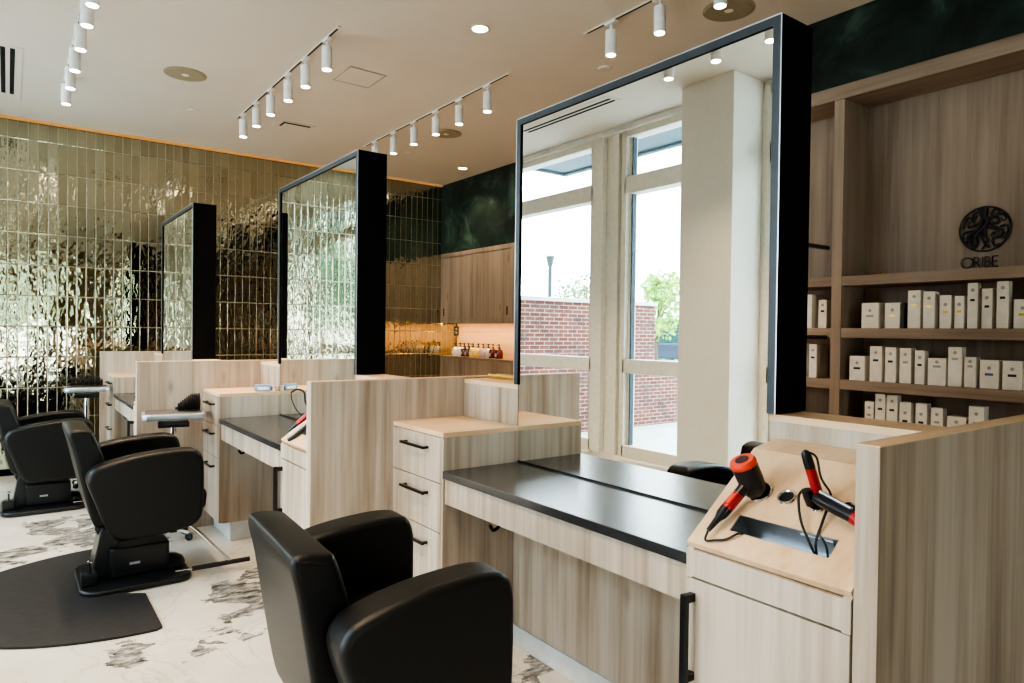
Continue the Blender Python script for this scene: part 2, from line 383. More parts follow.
struct('wall_right', MB().box(4.80, 5.0, YB, YG, 0, ZC), M['shelf_z'])
# soffits over the joinery
struct('trim_2', MB().box(BX, 4.80, 3.36, YG, 2.352, ZC), M['green'])
struct('trim_3', MB().box(SX+.01, 4.80, YB, 3.36, 2.815, ZC), M['green'])
struct('trim_4', MB().box(SX+.01, 4.80, 3.3, 3.36, 0, 2.815), M['green'])
struct('baseboard_back', MB().box(WX, BX-.02, YG-.012, YG-.001, 0.001, .06), M['blackmatte'])
# window wall: piers, sill upstand, head; windows between
struct('wall_left', MB().box(WX-.12, WX-.001, YB, YG, 0, .24).box(WX-.12, WX-.001, YB, YG, 3.19, ZC)
       .box(WX-.12, WX-.001, 7.2, YG, .24, 3.19).box(WX-.12, WX-.001, YB, .66, .24, 3.19), M['column'])
struct('column', MB().box(WX, -.547, 2.975, 3.44, 0, ZC, .004), M['column'])
bays = [(4.75, 7.2), (3.08, 4.40), (1.55, 2.94), (.68, 1.41)]
for i, (y0, y1) in enumerate(bays):
    t = bpy.data.objects.new('window_%d' % (i+1), None); C.objects.link(t); t.location = (WX, (y0+y1)/2, .24)
    ORIG[t.name] = Vector(t.location); t['kind'] = 'structure'
    mb = MB(); fx0, fx1 = WX-.11, WX+.02
    mb.box(fx0, fx1, y0, y0+.055, .24, 3.19, .004).box(fx0, fx1, y1-.055, y1, .24, 3.19, .004)
    for z0, z1 in ((.24, .345), (1.0, 1.125), (2.615, 2.772), (3.125, 3.19)): mb.box(fx0, fx1, y0+.03, y1-.03, z0, z1, .004)
    # inner glazing bead
    gk = MB()
    for z0, z1 in ((.345, 1.0), (1.125, 2.615), (2.772, 3.125)):
        gk.box(fx0+.045, fx1-.040, y0+.086, y0+.10, z0, z1).box(fx0+.045, fx1-.040, y1-.10, y1-.086, z0, z1)
        mb.box(fx0+.02, fx1-.045, y0+.05, y0+.085, z0, z1).box(fx0+.02, fx1-.045, y1-.085, y1-.05, z0, z1)
    mb.build('window_frame', M['winframe'], t); gk.build('glazing_gasket', M['gasket'], t)
    mb = MB().box(WX-.055, WX-.049, y0+.05, y1-.05, .34, 1.005).box(WX-.055, WX-.049, y0+.05, y1-.05, 1.12, 2.62).box(WX-.055, WX-.049, y0+.05, y1-.05, 2.77, 3.13)
    mb.build('glass_pane', M['glass'], t)
    MB().box(WX+.021, WX+.09, y0, y1, .215, .24, .004).build('window_sill', M['winframe'], t)
posts = [(4.40, 4.75), (2.94, 2.975), (1.41, 1.55), (.66, .68)]
mb = MB()
for y0, y1 in posts:
    if y1-y0 > .2:
        mb.box(WX-.12, WX+.035, y1-.115, y1-.001, .24, 3.19, .004).box(WX-.12, WX-.02, y0+.12, y1-.115, .24, 3.19, .003).box(WX-.12, WX+.005, y0+.06, y0+.12, .24, 3.19, .003).box(WX-.12, WX-.03, y0+.001, y0+.06, .24, 3.19, .003)
    else: mb.box(WX-.12, WX+.01, y0+.001, y1-.001, .24, 3.19)
struct('trim_5', mb, M['winframe'])
struct('trim_6', MB().box(WX+.001, WX+.06, 3.45, YG-.06, ZC-.05, ZC-.001, .004), M['white'])

# ------------------------------------------------------------------ outside
struct('ground', MB().box(-40, WX-.121, -12, 12, -.12, -.02), M['concrete'])
struct('ground_far', MB().box(-60, 20, 12, 60, -.14, -.03), M['asphalt'])
struct('brick_wall', MB().box(-4.29, WX-.13, 7.0, 7.22, -.02, 1.775).box(-8, -4.29, 7.0, 7.22, -.02, .80), M['brick'])
struct('brick_coping', MB().box(-4.32, WX-.13, 6.97, 7.25, 1.775, 1.83, .01).box(-8, -4.32, 6.97, 7.25, .80, .85, .01), M['cappale'])
cn = thing('entrance_canopy', 'flat blue-grey canopy over the patio outside the window, seen in the large mirror', 'canopy', (-1.5, 3, 3.4))
MB().box(-2.21, WX-.121, -4, 6.74, 3.43, 3.5).build('soffit', M['canopy'], cn)
MB().box(-2.29, -2.21, -4, 6.80, 3.40, 3.52, .006).box(-2.29, WX-.121, 6.74, 6.80, 3.40, 3.52, .006).build('fascia', M['fascia'], cn)
lp = thing('street_lamp', 'dark street lamp post rising behind the brick wall outside', 'street lamp', (-8.02, 14, -.03))
MB().lathe([(.14, 0), (.14, .12), (.09, .3), (.06, .5)], (-8.02, 14, -.03)).build('base', M['lamp_green'], lp)
MB().lathe([(.06, .45), (.05, 3.15), (.075, 3.2), (.09, 3.3), (.12, 3.42)], (-8.02, 14, -.03)).build('pole', M['lamp_green'], lp)
MB().lathe([(.12, 3.42), (.13, 3.5), (.09, 3.62), (.02, 3.68)], (-8.02, 14, -.03)).build('lantern', M['white'], lp)
def tree(label, x, y, h, w, mat, n, trunk=.1, z0=.9):
    t = thing('tree', label, 'tree', (x, y, -.03))
    mb = MB().tube(spline([(x, y, -.03), (x+.05, y, h*.3), (x-.05, y+.05, h*.6), (x, y, h*.92)], 4), trunk, 8, rs=[trunk*(1-.8*k/12) for k in range(13)])
    for k in range(7):
        a = random.uniform(0, 6.28); zz = h*random.uniform(.3, .7)
        mb.tube([(x, y, zz), (x+math.cos(a)*w*.3, y+math.sin(a)*w*.3, zz+h*.14)], trunk*.25, 5)
    mb.build('trunk', M['bark'], t)
    bm = bmesh.new()
    blobs = [(random.uniform(-1, 1)*w*.3, random.uniform(-1, 1)*w*.3, random.uniform(.35, .92)*h, w*random.uniform(.16, .3)) for _ in range(16)]
    for k in range(n):
        bx, by, bz, br = random.choice(blobs)
        d = Vector((random.gauss(0, 1), random.gauss(0, 1), random.gauss(0, 1))).normalized()*br*random.random()**.4
        c = Vector((x+bx, y+by, max(bz, z0)))+d; s = random.uniform(.05, .12)
        u = Vector((random.gauss(0, 1), random.gauss(0, 1), random.gauss(0, 1))).normalized(); v = u.orthogonal().normalized()
        vs = [bm.verts.new(c+q) for q in (u*s, v*s*.5, -u*s, -v*s*.5)]; bm.faces.new(vs)
    mb = MB(); mb.bm.free(); mb.bm = bm; mb.build('foliage', mat, t)
tree('grey-green tree top showing over the brick wall beside the lamp post', -11.2, 16, 3.05, 3.0, M['leaf_b'], 1500, z0=1.2)
tree('bright green slender tree at the right end of the brick wall', -12.3, 14, 3.3, 1.5, M['leaf_a'], 1500, .06)
tree('thin pale tall tree behind the bright green tree outside', -15.2, 18.5, 6.1, 1.6, M['leaf_b'], 420, .05, 2)
tree('dense dark tree beyond the patio at the window side', -9, 3.0, 6.5, 4.6, M['leaf_c'], 3500, .14)
tree('broad leafy tree beside the patio near the front windows', -4.9, -4.8, 4.6, 4.2, M['leaf_d'], 6500, .12, .4)
tree('rounded green tree standing by the patio across from the side windows', -5.6, -.6, 4.4, 3.8, M['leaf_d'], 5000, .12, .4)
tree('leafy hedge-like tree right outside the front window', .2, -9.5, 3.4, 3.0, M['leaf_b'], 2600, .08, .3)  # added greenery that cuts the brightness of the front window
fb = thing('flowering_shrub', 'low shrub with red flowers in front of the white van outside', 'shrub', (-24.9, 24.5, -.03))
bm1, bm2 = bmesh.new(), bmesh.new()
for k in range(900):
    c = Vector((-24.9+random.uniform(-2.2, 2.2), 24.5+random.uniform(-.4, .4), random.uniform(0, .95)+.0))
    bmx = bm2 if random.random() < .35 and c.z > .5 else bm1; s = random.uniform(.06, .13)
    u = Vector((random.gauss(0, 1), random.gauss(0, 1), random.gauss(0, 1))).normalized(); v = u.orthogonal().normalized()
    bmx.faces.new([bmx.verts.new(c+q) for q in (u*s, v*s*.7, -u*s, -v*s*.7)])
for bmx, nm, mm in ((bm1, 'foliage', M['leaf_c']), (bm2, 'flowers', M['petal'])):
    mb = MB(); mb.bm.free(); mb.bm = bmx; mb.build(nm, mm, fb)['kind'] = 'stuff'
def car(label, x, y, rz, paint, prof, glassprof, Lw, H, W, cat='car'):
    t = thing(cat.replace(' ', '_'), label, cat, (x, y, -.03)); t.rotation_euler.z = rz
    sv = ORIG[t.name]; ORIG[t.name] = Vector()
    MB().prism(prof, 'y', -W/2, W/2, .06).build('body', paint, t)
    MB().prism(glassprof, 'y', -W/2+.07, W/2-.07, .03).build('windows', M['carglass'], t)
    for sx in (-1, 1):
        for sy in (-1, 1):
            w_ = MB().lathe([(.2, -.11), (.32, -.10), (.33, 0), (.32, .10), (.2, .11)], (sx*Lw*.32, sy*(W/2-.1), .33), (0, 1, 0)).build('wheel', M['tyre'], t)
            MB().lathe([(.17, -.115), (.17, .115)], (sx*Lw*.32, sy*(W/2-.1), .33), (0, 1, 0), 12).build('hubcap', M['steel'], w_)
    ORIG[t.name] = sv
car('dark blue car parked beyond the brick wall outside', -22.0, 21.6, .88, M['carpaint'],
    [(-2.2, .25), (2.2, .25), (2.25, .6), (2.1, .82), (1.2, .95), (-1.7, 1.0), (-2.2, .9), (-2.28, .5)], [(1.25, .94), (.5, 1.42), (-1.0, 1.45), (-1.75, .99)], 4.4, 1.45, 1.8)
car('white van parked behind the dark blue car outside', -28.2, 27.6, .88, M['carwhite'],
    [(-2.5, .3), (2.5, .3), (2.55, .9), (2.2, 1.25), (1.5, 1.35), (-2.4, 1.35), (-2.55, .8)], [(1.6, 1.34), (.9, 2.25), (-2.3, 2.3), (-2.45, 1.34)], 5, 2.3, 2.0, 'van')

# ------------------------------------------------------------------ stations
HND = M['blackmetal']
WHO = ['nearest', 'middle', 'farthest']
def bar_handle_h(mb, x, y0, y1, z):
    mb.box(x-.032, x-.020, y0, y1, z-.006, z+.006, .002)
    for yy in (y0+.012, y1-.012): mb.box(x-.024, x, yy-.006, yy+.006, z-.005, z+.005)
    return mb
def bar_handle_v(mb, x, y, z0, z1):
    mb.box(x-.040, x-.024, y-.009, y+.009, z0, z1, .002)
    for zz in (z0+.012, z1-.012): mb.box(x-.030, x, y-.008, y+.008, zz-.010, zz+.010)
    return mb
PZ, SZ = 1.135, 1.125
S0, S1, RC, RY = .066, .122, .208, (1.032, .955, .869, .80)
def station(k, dx, dy):
    who = WHO[k]
    fx = 1.42+dx; sx = 1.80+dx
    def Y(v): return v+dy
    # --- drawer cabinet
    y0, y1 = Y(2.372), Y(2.818)
    t = thing('drawer_cabinet', 'pale ash three-drawer cabinet with black bar handles at the %s station' % who, 'cabinet', ((fx+sx)/2, (y0+y1)/2, 0), 'drawer cabinets')
    MB().box(fx+.02, sx-.002, y0, y0+.018, .12, .924).box(fx+.02, sx-.002, y1-.018, y1, .12, .924).box(fx+.02, sx-.002, y0+.018, y1-.018, .12, .14).box(sx-.02, sx-.002, y0+.018, y1-.018, .14, .924).build('carcass', M['wood_z'], t)
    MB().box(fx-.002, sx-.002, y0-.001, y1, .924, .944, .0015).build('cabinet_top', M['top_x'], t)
    MB().box(fx+.07, sx-.01, y0+.004, y1-.004, 0.001, .12).build('plinth', M['plinth'], t)
    for z0, z1 in ((.735, .921), (.532, .731), (.124, .528)):
        d = MB().box(fx, fx+.02, y0+.021, y1-.002, z0, z1, .001).build('drawer', M['wood_z'], t)
        bar_handle_h(MB(), fx, y0+.115, y1-.12, z1-.052 if z0 > .2 else z1-.060).build('handle', HND, d)
    MB().box(fx, fx+.02, y0, y0+.018, .124, .921).build('stile', M['wood_z'], t)
    # --- desk front: apron, knee panel, plinth
    d0, d1 = Y(1.132), Y(2.370)
    t = thing('vanity_base', 'pale ash apron and knee panel under the dark worktop of the %s station' % who, 'vanity', ((fx+sx)/2, (d0+d1)/2, 0), 'vanity bases')
    MB().box(fx+.008, fx+.028, d0, d1, .655, .758, .001).build('apron', M['wood_z'], t)
    MB().box(sx-.022, sx-.004, d0, d1, .085, .758).build('knee_panel', M['wood_z'], t)
    MB().box(sx-.030, sx-.006, d0, d1, 0.001, .085, .001).build('plinth', M['plinth'], t)
    yy = Y(2.1)
    MB().box(fx+.06, fx+.12, yy-.03, yy+.03, .635, .65).tube(spline([(fx+.09, yy, .64), (fx+.085, yy, .615), (fx+.06, yy, .605), (fx+.045, yy, .625)]), .007, 6).build('bag_hook', HND, t)
    # --- worktop
    w_ = MB().box(fx-.004, sx-.003, d0-.001, d1+.001, .7595, .79, .002).build('worktop', M['stone'])
    tag(w_, 'charcoal stone worktop in front of the %s mirror' % ['large nearest', 'middle', 'farthest'][k], 'worktop', 'charcoal worktops')
    # --- tool cabinet with sloped top
    c0, c1 = Y(.706), Y(1.13); cx = 1.405+dx
    t = thing('tool_cabinet', 'pale ash hot-tool cabinet with sloped top and tall door at the %s station' % who, 'cabinet', ((cx+sx)/2, (c0+c1)/2, 0), 'hot tool cabinets')
    kx = cx+.285; zk = .825+.745*.285; zb = zk+.02                     # incline, then a shallow ledge to the low wall
    side = [(cx, .735), (sx-.002, .735), (sx-.002, zb-.02), (kx, zk-.02), (cx, .805)]
    low = [(cx+.02, .12), (sx-.002, .12), (sx-.002, .735), (cx+.02, .735)]
    mb = MB()
    for a in (c0, c1-.018): mb.prism(side, 'y', a, a+.018).prism(low, 'y', a, a+.018)
    mb.box(cx, cx+.018, c0+.018, c1-.018, .739, .806).box(cx+.02, sx-.002, c0+.018, c1-.018, .12, .14).build('carcass', M['wood_z'], t)
    th = math.atan(.745); LL = .285/math.cos(th)
    SM = Matrix.Translation((cx, 0, .825)) @ Matrix.Rotation(-th, 4, 'Y')       # local x runs up the slope
    s0, s1, q0, q1 = S0, S1, Y(.783), Y(1.041)
    mb = MB().box(0, LL, c0, q0, -.02, 0).box(0, LL, q1, c1, -.02, 0).box(0, s0, q0, q1, -.02, 0).box(s1, LL, q0, q1, -.02, 0).xf(SM)
    mb.prism([(kx-.001, zk), (sx-.002, zb), (sx-.002, zb-.02), (kx-.001, zk-.02)], 'y', c0, c1)
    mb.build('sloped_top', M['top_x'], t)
    tr = MB().box(s0, s0+.002, q0, q1, -.07, -.001).box(s1-.002, s1, q0, q1, -.07, -.001).box(s0, s1, q0, q0+.002, -.07, -.001).box(s0, s1, q1-.002, q1, -.07, -.001).box(s0, s1, q0, q1, -.072, -.07).xf(SM).build('cable_tray', M['steel'], t)
    ox = q0+.055
    MB().box(s1-.007, s1-.002, ox-.04, ox+.04, -.055, -.008, .002).xf(SM).build('power_outlet', M['silver'], tr)
    for ry in RY:
        ry = Y(ry); rc = RC
        rg = MB(); rr = .032 if ry == Y(RY[0]) else .021; pts = [(rc+rr*math.cos(a), ry+rr*math.sin(a), .002) for a in [2*math.pi*i/20 for i in range(20)]]
        rg = rg.tube(pts, .0035, 6, closed=True).xf(SM).build('tool_ring', M['chrome'], t)
        MB().lathe([(rr-.002, 0), (rr-.002, .0015)], (rc, ry, 0)).xf(SM).build('hole', M['darkslot'], rg)
    dr = MB().box(cx, cx+.02, c0+.001, c1-.001, .124, .733, .001).build('door', M['wood_z'], t)
    bar_handle_v(MB(), cx, c1-.022, .475, .70).build('handle', HND, dr)
    MB().box(cx+.07, sx-.01, c0+.004, c1-.004, .001, .12).build('plinth', M['plinth'], t)
    # --- low spine wall
    e0, e1 = Y(.705), Y(2.819)
    t = thing('low_wall', 'low pale ash wall behind the worktop carrying the %s mirror' % who, 'low wall', (sx+.075, (e0+e1)/2, 0), 'low walls under the mirrors')
    MB().box(sx, sx+.15, e0, e1, 0.001, SZ-.02).build('wall_panel', M['wood_z'], t)
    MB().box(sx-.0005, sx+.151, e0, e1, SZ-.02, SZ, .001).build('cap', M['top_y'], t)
    # --- mirror
    m0, m1, b0, b1 = Y(1.127), Y(2.396), SZ+.002, 2.284
    t = thing('styling_mirror', ['large rectangular mirror in a deep black frame nearest the camera', 'middle black-framed mirror in front of the gold tile wall', 'smallest farthest black-framed mirror close to the gold tile wall'][k], 'mirror', (sx+.075, (m0+m1)/2, b0), 'black framed mirrors')
    f = .028
    mb = MB().box(sx-.012, sx+.15, m0, m0+f, b0, b1, .002).box(sx-.012, sx+.15, m1-f, m1, b0, b1, .002).box(sx-.012, sx+.15, m0+f, m1-f, b1-f, b1, .002).box(sx+.001, sx+.13, m0+f, m1-f, b0, b1-f)
    mb.build('frame', M['blackmatte'], t)
    MB().box(sx-.0126, sx-.0119, m0+.003, m0+f, b0, b1-.003).box(sx-.0126, sx-.0119, m1-f, m1-.003, b0, b1-.003).box(sx-.0126, sx-.0119, m0+f, m1-f, b1-f, b1-.003).build('front_lip', M['lip'], t)
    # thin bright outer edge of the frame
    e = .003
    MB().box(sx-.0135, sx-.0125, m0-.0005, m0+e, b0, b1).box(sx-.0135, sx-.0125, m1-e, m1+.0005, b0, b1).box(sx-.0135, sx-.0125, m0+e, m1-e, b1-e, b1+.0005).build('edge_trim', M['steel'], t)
    g0, g1 = m0+f, m1-f
    MB().prism([(g0, .7975), (d1+.001, .7975), (d1+.001, .9465), (g1, .9465), (g1, b1-f), (g0, b1-f)], 'x', sx-.005, sx-.0006).build('mirror_glass', M['mirror'], t)
    MB().box(sx-.0055, sx-.0006, g0, d1, .7905, .797).box(sx-.0055, sx-.0006, g1+.0005, g1+.005, .9465, b0-.001).build('edge_strip', M['blackmetal'], t)
    MB().box(sx+.14, sx+.146, m0+f, m1-f, b0, b1-f).build('rear_glass', M['mirror'], t)
    if k == 0:
        for zz, le in ((1.632, .125), (1.352, .12)):
            MB().box(sx+.15, sx+.15+le, m0+.002, m0+.014, zz-.006, zz+.006, .002).build('rear_hook', HND, t)
DX, DY = -.343, 2.165
for k in range(3): station(k, DX*k, DY*k)
# partition panels between the stations
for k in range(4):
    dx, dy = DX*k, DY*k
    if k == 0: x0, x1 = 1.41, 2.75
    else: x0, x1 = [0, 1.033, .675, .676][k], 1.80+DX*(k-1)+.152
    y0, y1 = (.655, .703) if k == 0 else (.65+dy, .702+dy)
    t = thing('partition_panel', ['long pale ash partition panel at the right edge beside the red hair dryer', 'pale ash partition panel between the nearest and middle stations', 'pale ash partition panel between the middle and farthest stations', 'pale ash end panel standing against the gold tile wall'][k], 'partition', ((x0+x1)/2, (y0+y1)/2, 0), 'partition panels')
    MB().box(x0, x1, y0, y1, 0.001, PZ-.003).build('panel', M['wood_z'], t)
    MB().box(x0-.001, x1, y0-.0005, y1+.0005, PZ-.003, PZ).build('cap', M['top_x'], t)  # no separate capping: a thin sheet colours the top as if warmly lit

# ------------------------------------------------------------------ styling chairs (origin on the floor under the seat, facing +x)
def make_chair():
    t = thing('styling_chair', '', 'chair', (0, 0, 0), 'black styling chairs')
    arm = smooth_poly([(-.25, .59), (-.232, .645), (-.18, .672), (-.05, .701), (.09, .716), (.19, .718), (.25, .706), (.277, .668), (.284, .60), (.282, .42), (.268, .345), (.215, .305), (.10, .287), (-.07, .278), (-.12, .287), (-.165, .345), (-.21, .47)], 4)
    body = []
    for s in (-1, 1):
        a, b_ = (.245*s, .372*s) if s > 0 else (-.372, -.245)
        body.append(MB().prism(arm, 'y', a, b_, .024, 4).build('armrest', M['leather'], t, 60))
    seat = smooth_poly([(-.12, .36), (-.12, .45), (-.05, .485), (.1, .495), (.25, .492), (.318, .465), (.326, .41), (.30, .355), (.15, .34), (-.1, .335)], 4)
    body.append(MB().prism(seat, 'y', -.24, .24, .02, 3).build('seat', M['leather'], t, 60))
    back = smooth_poly([(-.322, .815), (-.298, .838), (-.232, .833), (-.208, .808), (-.17, .70), (-.13, .55), (-.10, .42), (-.14, .35), (-.19, .33), (-.222, .38), (-.262, .55), (-.298, .72)], 4)
    body.append(MB().prism(back, 'y', -.238, .238, .02, 3).build('backrest', M['leather'], t, 60))
    body.append(MB().box(-.13, .21, -.2, .2, .25, .335, .02).build('seat_pan', M['blackplastic'], t))
    body.append(MB().prism([(-.19, .28), (-.19, .34), (-.13, .36), (-.10, .28), (-.12, .24), (-.17, .24)], 'y', -.07, .07, .01).build('back_bracket', M['blackplastic'], t))
    MB().prism(rrect(-.275, .25, -.32, .20, .09), 'z', .001, .034, .012).build('base_plate', M['blackplastic'], t)
    MB().prism(rrect(-.13, .155, -.16, .06, .02), 'z', .034, .19, .01).build('pump_housing', M['blackplastic'], t)
    body.append(MB().prism([(-.215, .034), (-.10, .034), (-.08, .26), (-.13, .30), (-.165, .30)], 'y', -.12, .05, .01).build('column', M['blackplastic'], t))
    MB().lathe([(.085, .034), (.083, .05), (.07, .072), (.04, .09), (.004, .095)], (.165, -.06, 0)).build('pedal_cover', M['blackplastic'], t)
    MB().box(-.04, .01, -.1625, -.16, .095, .108).build('name_plate', M['silver'], t)
    lv = MB().box(-.262, -.19, -.22, -.13, .034, .10, .008).tube([(-.225, -.21, .09), (-.225, -.21, .155)], .006, 6).build('foot_lever', M['blackplastic'], t)
    MB().lathe([(.003, 0), (.013, .006), (.013, .014), (.003, .02)], (-.225, -.21, .15), seg=12).build('knob', M['chrome'], lv)
    fr = MB()
    for yy in (-.235, -.18): fr.tube(spline([(.17, yy, .295), (.25, yy, .27), (.41, yy-.03, .085), (.445, yy-.035, .052)], 5), .0105, 8)
    fr.tube([(.16, -.27, .05), (.26, -.272, .05)], .007, 8).tube([(.445, -.285, .05), (.445, -.215, .05)], .0085, 8)
    body.append(fr.build('footrest_tubes', M['chrome'], t))
    body.append(MB().tube([(.245, -.272, .05), (.545, -.276, .05)], .013, 10).build('foot_bar_grip', M['rubber'], t))
    return t, body
ch, body = make_chair()
ch.location = (.565, 4.255, 0); ch['label'] = 'black leather styling chair standing on the dark rubber mat'
lift = {o.name for o in body}
def chair_copy(loc, rz, label, dz):
    c = copy_tree(ch); c.location = loc; c.rotation_euler.z = rz; c['label'] = label
    for o in c.children:
        if o.data.name in lift and not o.name.startswith('foot'): o.location.z = dz
    return c
c1_ = chair_copy((.80, 1.785, 0), -.06, 'black leather styling chair in the foreground seen from behind', .026)
for o in c1_.children:                                              # its backrest is set lower and more upright
    if o.data.name.startswith('armrest'): o.scale.x = .87; o.location.x = .037+(.002 if o.data.name == 'armrest.001' else 0)
    if o.data.name.startswith('backrest'):
        rm = Matrix.Translation((-.17+.045, 0, .38-.018)) @ Matrix.Rotation(.05, 4, 'Y') @ Matrix.Translation((.17, 0, -.38))
        o.location = rm.translation; o.rotation_euler = rm.to_euler()
chair_copy((.236, 6.26, 0), 0, 'black leather styling chair farthest away by the gold wall, cut by the left edge', -.04)
# rubber mat under the middle chair
mp_ = [(.566, 4.82), (.566, 4.50)]
mp_ += [(.566+.0, 3.85)] if False else []
a_, b_, yc = .86, .725, 4.09
notch = [(.566-.0, yc+.20), ]
arc = [(.54-a_*math.sin(math.pi*i/40), yc-b_*math.cos(math.pi*i/40)) for i in range(41)]
poly = [(.566, yc-b_+.02)]+arc+[(.566, yc+b_-.02)]
# notch cut for the chair base
poly += [(.566, 4.44), (.50, 4.42), (.44, 4.32), (.42, 4.15), (.44, 4.0), (.50, 3.90), (.566, 3.86)]
o = MB().prism(poly, 'z', .001, .011, 0).build('floor_mat', M['rubber']); tag(o, 'black half-round rubber mat on the marble floor under the middle chair', 'mat')

# ------------------------------------------------------------------ tray trolleys
def trolley(p, label, brush_label, brush, ang=-14, W=.182):
    x, y, z = p
    t = thing('tray_trolley', label, 'trolley', (x, y, 0), 'silver tray trolleys')
    rz = Matrix.Translation((x, y, z)) @ Matrix.Rotation(math.radians(ang), 4, 'Z')
    D = .135
    MB().prism(rrect(-W, W, -D, D, .05), 'z', -.045, -.004, .012, 3).xf(rz).build('tray', M['silver'], t)
    MB().prism(rrect(-W+.02, W-.02, -D+.02, D-.02, .035), 'z', -.004, -.002).xf(rz).build('tray_mat', M['traymat'], t)
    MB().box(-.09, .09, -.06, .06, -.098, -.066, .006).box(-.085, -.075, -.01, .01, -.07, -.045).box(.075, .085, -.01, .01, -.07, -.045).xf(rz).build('drawer', M['blackplastic'], t)
    MB().tube([(x, y, .05), (x, y, z-.096)], .018, 12).build('pole', M['chrome'], t)
    MB().lathe([(.035, .05), (.035, .075), (.02, .09)], (x, y, 0)).build('hub', M['blackplastic'], t)
    for k in range(4):
        a = 2*math.pi*k/4+.75; e = (x+.115*math.cos(a), y+.115*math.sin(a))
        lg = MB().tube([(x+.03*math.cos(a), y+.03*math.sin(a), .062), (e[0], e[1], .05)], .011, 8).build('leg', M['chrome'], t)
        MB().lathe([(.01, -.012), (.021, -.01), (.021, .01), (.01, .012)], (e[0], e[1], .022), (math.sin(a), -math.cos(a), 0), 12).build('caster', M['blackplastic'], lg)
    # hair brush: ribbed dark roll of bristles
    b0, b1, kind = brush
    bt = thing('hair_brush', brush_label, 'brush', rz @ Vector(((b0+b1)/2, .02, -.002)))
    nb = 11 if kind else 16
    mb = MB()
    for i in range(nb):
        f = i/(nb-1); xx = b0+(b1-b0)*f
        r = (.026+.03*min(1, f*1.6)) if kind else .046*(1-.35*abs(2*f-1)**3)
        mb.lathe([(r*.75, -.006), (r, -.003), (r, .003), (r*.75, .006)], (xx, .02, -.001+r), (1, 0, 0), 14)
    mb.xf(rz).build('bristles', M['bristle'], bt)
    MB().tube([(b0-.02, .02, .016), (b1+.005, .02, .03)], .008, 8).xf(rz).build('core', M['blackplastic'], bt)
trolley((.858, 4.79, .822), 'silver tray trolley with a black drawer between the middle chair and cabinet', 'ribbed black bristle brush on the nearer silver tray', (.03, .15, 1), -8)
trolley((.548, 6.82, .852), 'silver tray trolley beside the farthest chair by the gold wall', 'long black bristle brush on the farther silver tray', (-.11, .11, 0), -4, .165)

# ------------------------------------------------------------------ hot tools of the nearest station
SLP = math.atan(.745); nrm = Vector((-math.sin(SLP), 0, math.cos(SLP))); upx = Vector((math.cos(SLP), 0, math.sin(SLP)))
def slope(sx_, y, h=0, dx=0, dy=0): return Vector((1.405+dx, y+dy, .825))+upx*sx_+nrm*h
hd = thing('hair_dryer', 'black and red hair dryer standing nozzle-down in the sloped tool cabinet', 'hair dryer', slope(RC, RY[0]))
o = slope(RC-.012, RY[0], .004); ax = Vector((-.045, .014, .088)).normalized()
MB().lathe([(.022, 0), (.027, .006), (.031, .02), (.033, .045), (.0335, .086)], o, ax).build('barrel', M['blackplastic'], hd)
MB().lathe([(.0335, .086), (.0345, .088), (.0345, .098), (.031, .103), (.017, .103)], o, ax).build('rear_ring', M['orange'], hd)
MB().lathe([(.0175, .102), (.0175, .1045)], o, ax).build('intake_grille', M['grille'], hd)
hb = o+ax*.042; he = slope(.035, 1.077, .02); hdv = (he-hb).normalized(); hl = (he-hb).length
MB().tube([hb+hdv*.022, hb+hdv*.04, hb+hdv*.055], .015, 12, rs=[.017, .0155, .015]).build('handle_neck', M['blackplastic'], hd)
MB().tube([hb+hdv*.052, hb+hdv*.10], .0155, 12).build('handle_grip', M['red'], hd)
MB().box(-.004, .004, -.008, .008, -.016, .016, .003).xf(Matrix.Translation(hb+hdv*.08+Vector((-.4, -.2, .8)).normalized()*.014) @ hdv.to_track_quat('Z', 'X').to_matrix().to_4x4()).build('switch', M['orange'], hd)
MB().tube([hb+hdv*.098, hb+hdv*.12, hb+hdv*.135, hb+hdv*hl], .015, 12, rs=[.0155, .0145, .009, .006]).build('handle_end', M['blackplastic'], hd)
ce = hb+hdv*hl
MB().tube(spline([ce, slope(.012, 1.075, .010), slope(.022, 1.055, .006), slope(.035, 1.028, .006), slope(.062, 1.005, .006), slope(.08, 1.0, -.03)], 6), .003, 8).build('cord', M['rubber'], hd)
fi = thing('flat_iron', 'red and black flat iron standing upright in the ring with looped cord', 'flat iron', slope(RC, RY[2]))
b0 = slope(RC, RY[2], .004); tip = Vector((1.518, .882, 1.082)); d = (tip-b0)
for off, ln, nm in ((Vector((0, -.004, .002)), 1.0, 'clamp_arm'), (Vector((-.012, .014, -.004)), .42, 'lower_jaw')):
    p0 = b0+off
    a1 = MB().tube([p0, p0+d*.3*ln, p0+d*.68*ln], .012, 10, rs=[.011, .0125, .0125]).build(nm, M['red'] if ln == 1 else M['blackplastic'], fi)
    if ln == 1: MB().tube([p0+d*.68, p0+d*.8, p0+d*.95, p0+d*1.0], .011, 10, rs=[.0125, .0125, .011, .005]).build('handle_tip', M['blackplastic'], a1)
MB().tube(spline([tip+Vector((0, -.006, .0)), tip+Vector((.015, -.024, -.012)), tip+Vector((.02, -.034, -.06)), slope(RC+.01, .835, .035), slope(RC, .85, .02)], 6), .0028, 8).build('cord', M['rubber'], fi)
ci = thing('curling_iron', 'black curling iron with red end lying across the rings by the partition panel', 'curling iron', slope(RC, .80))
A_, B_ = slope(.200, .866, .034), Vector((1.507, .722, .944)); D_ = B_-A_
MB().tube([A_, A_+D_*.12, A_+D_*.5, A_+D_*.76], .012, 10, rs=[.011, .0155, .0155, .014]).build('barrel', M['blackplastic'], ci)
MB().tube([A_+D_*.1+Vector((0, 0, .019)), A_+D_*.7+Vector((0, 0, .018))], .0045, 8).build('clamp', M['steel'], ci)
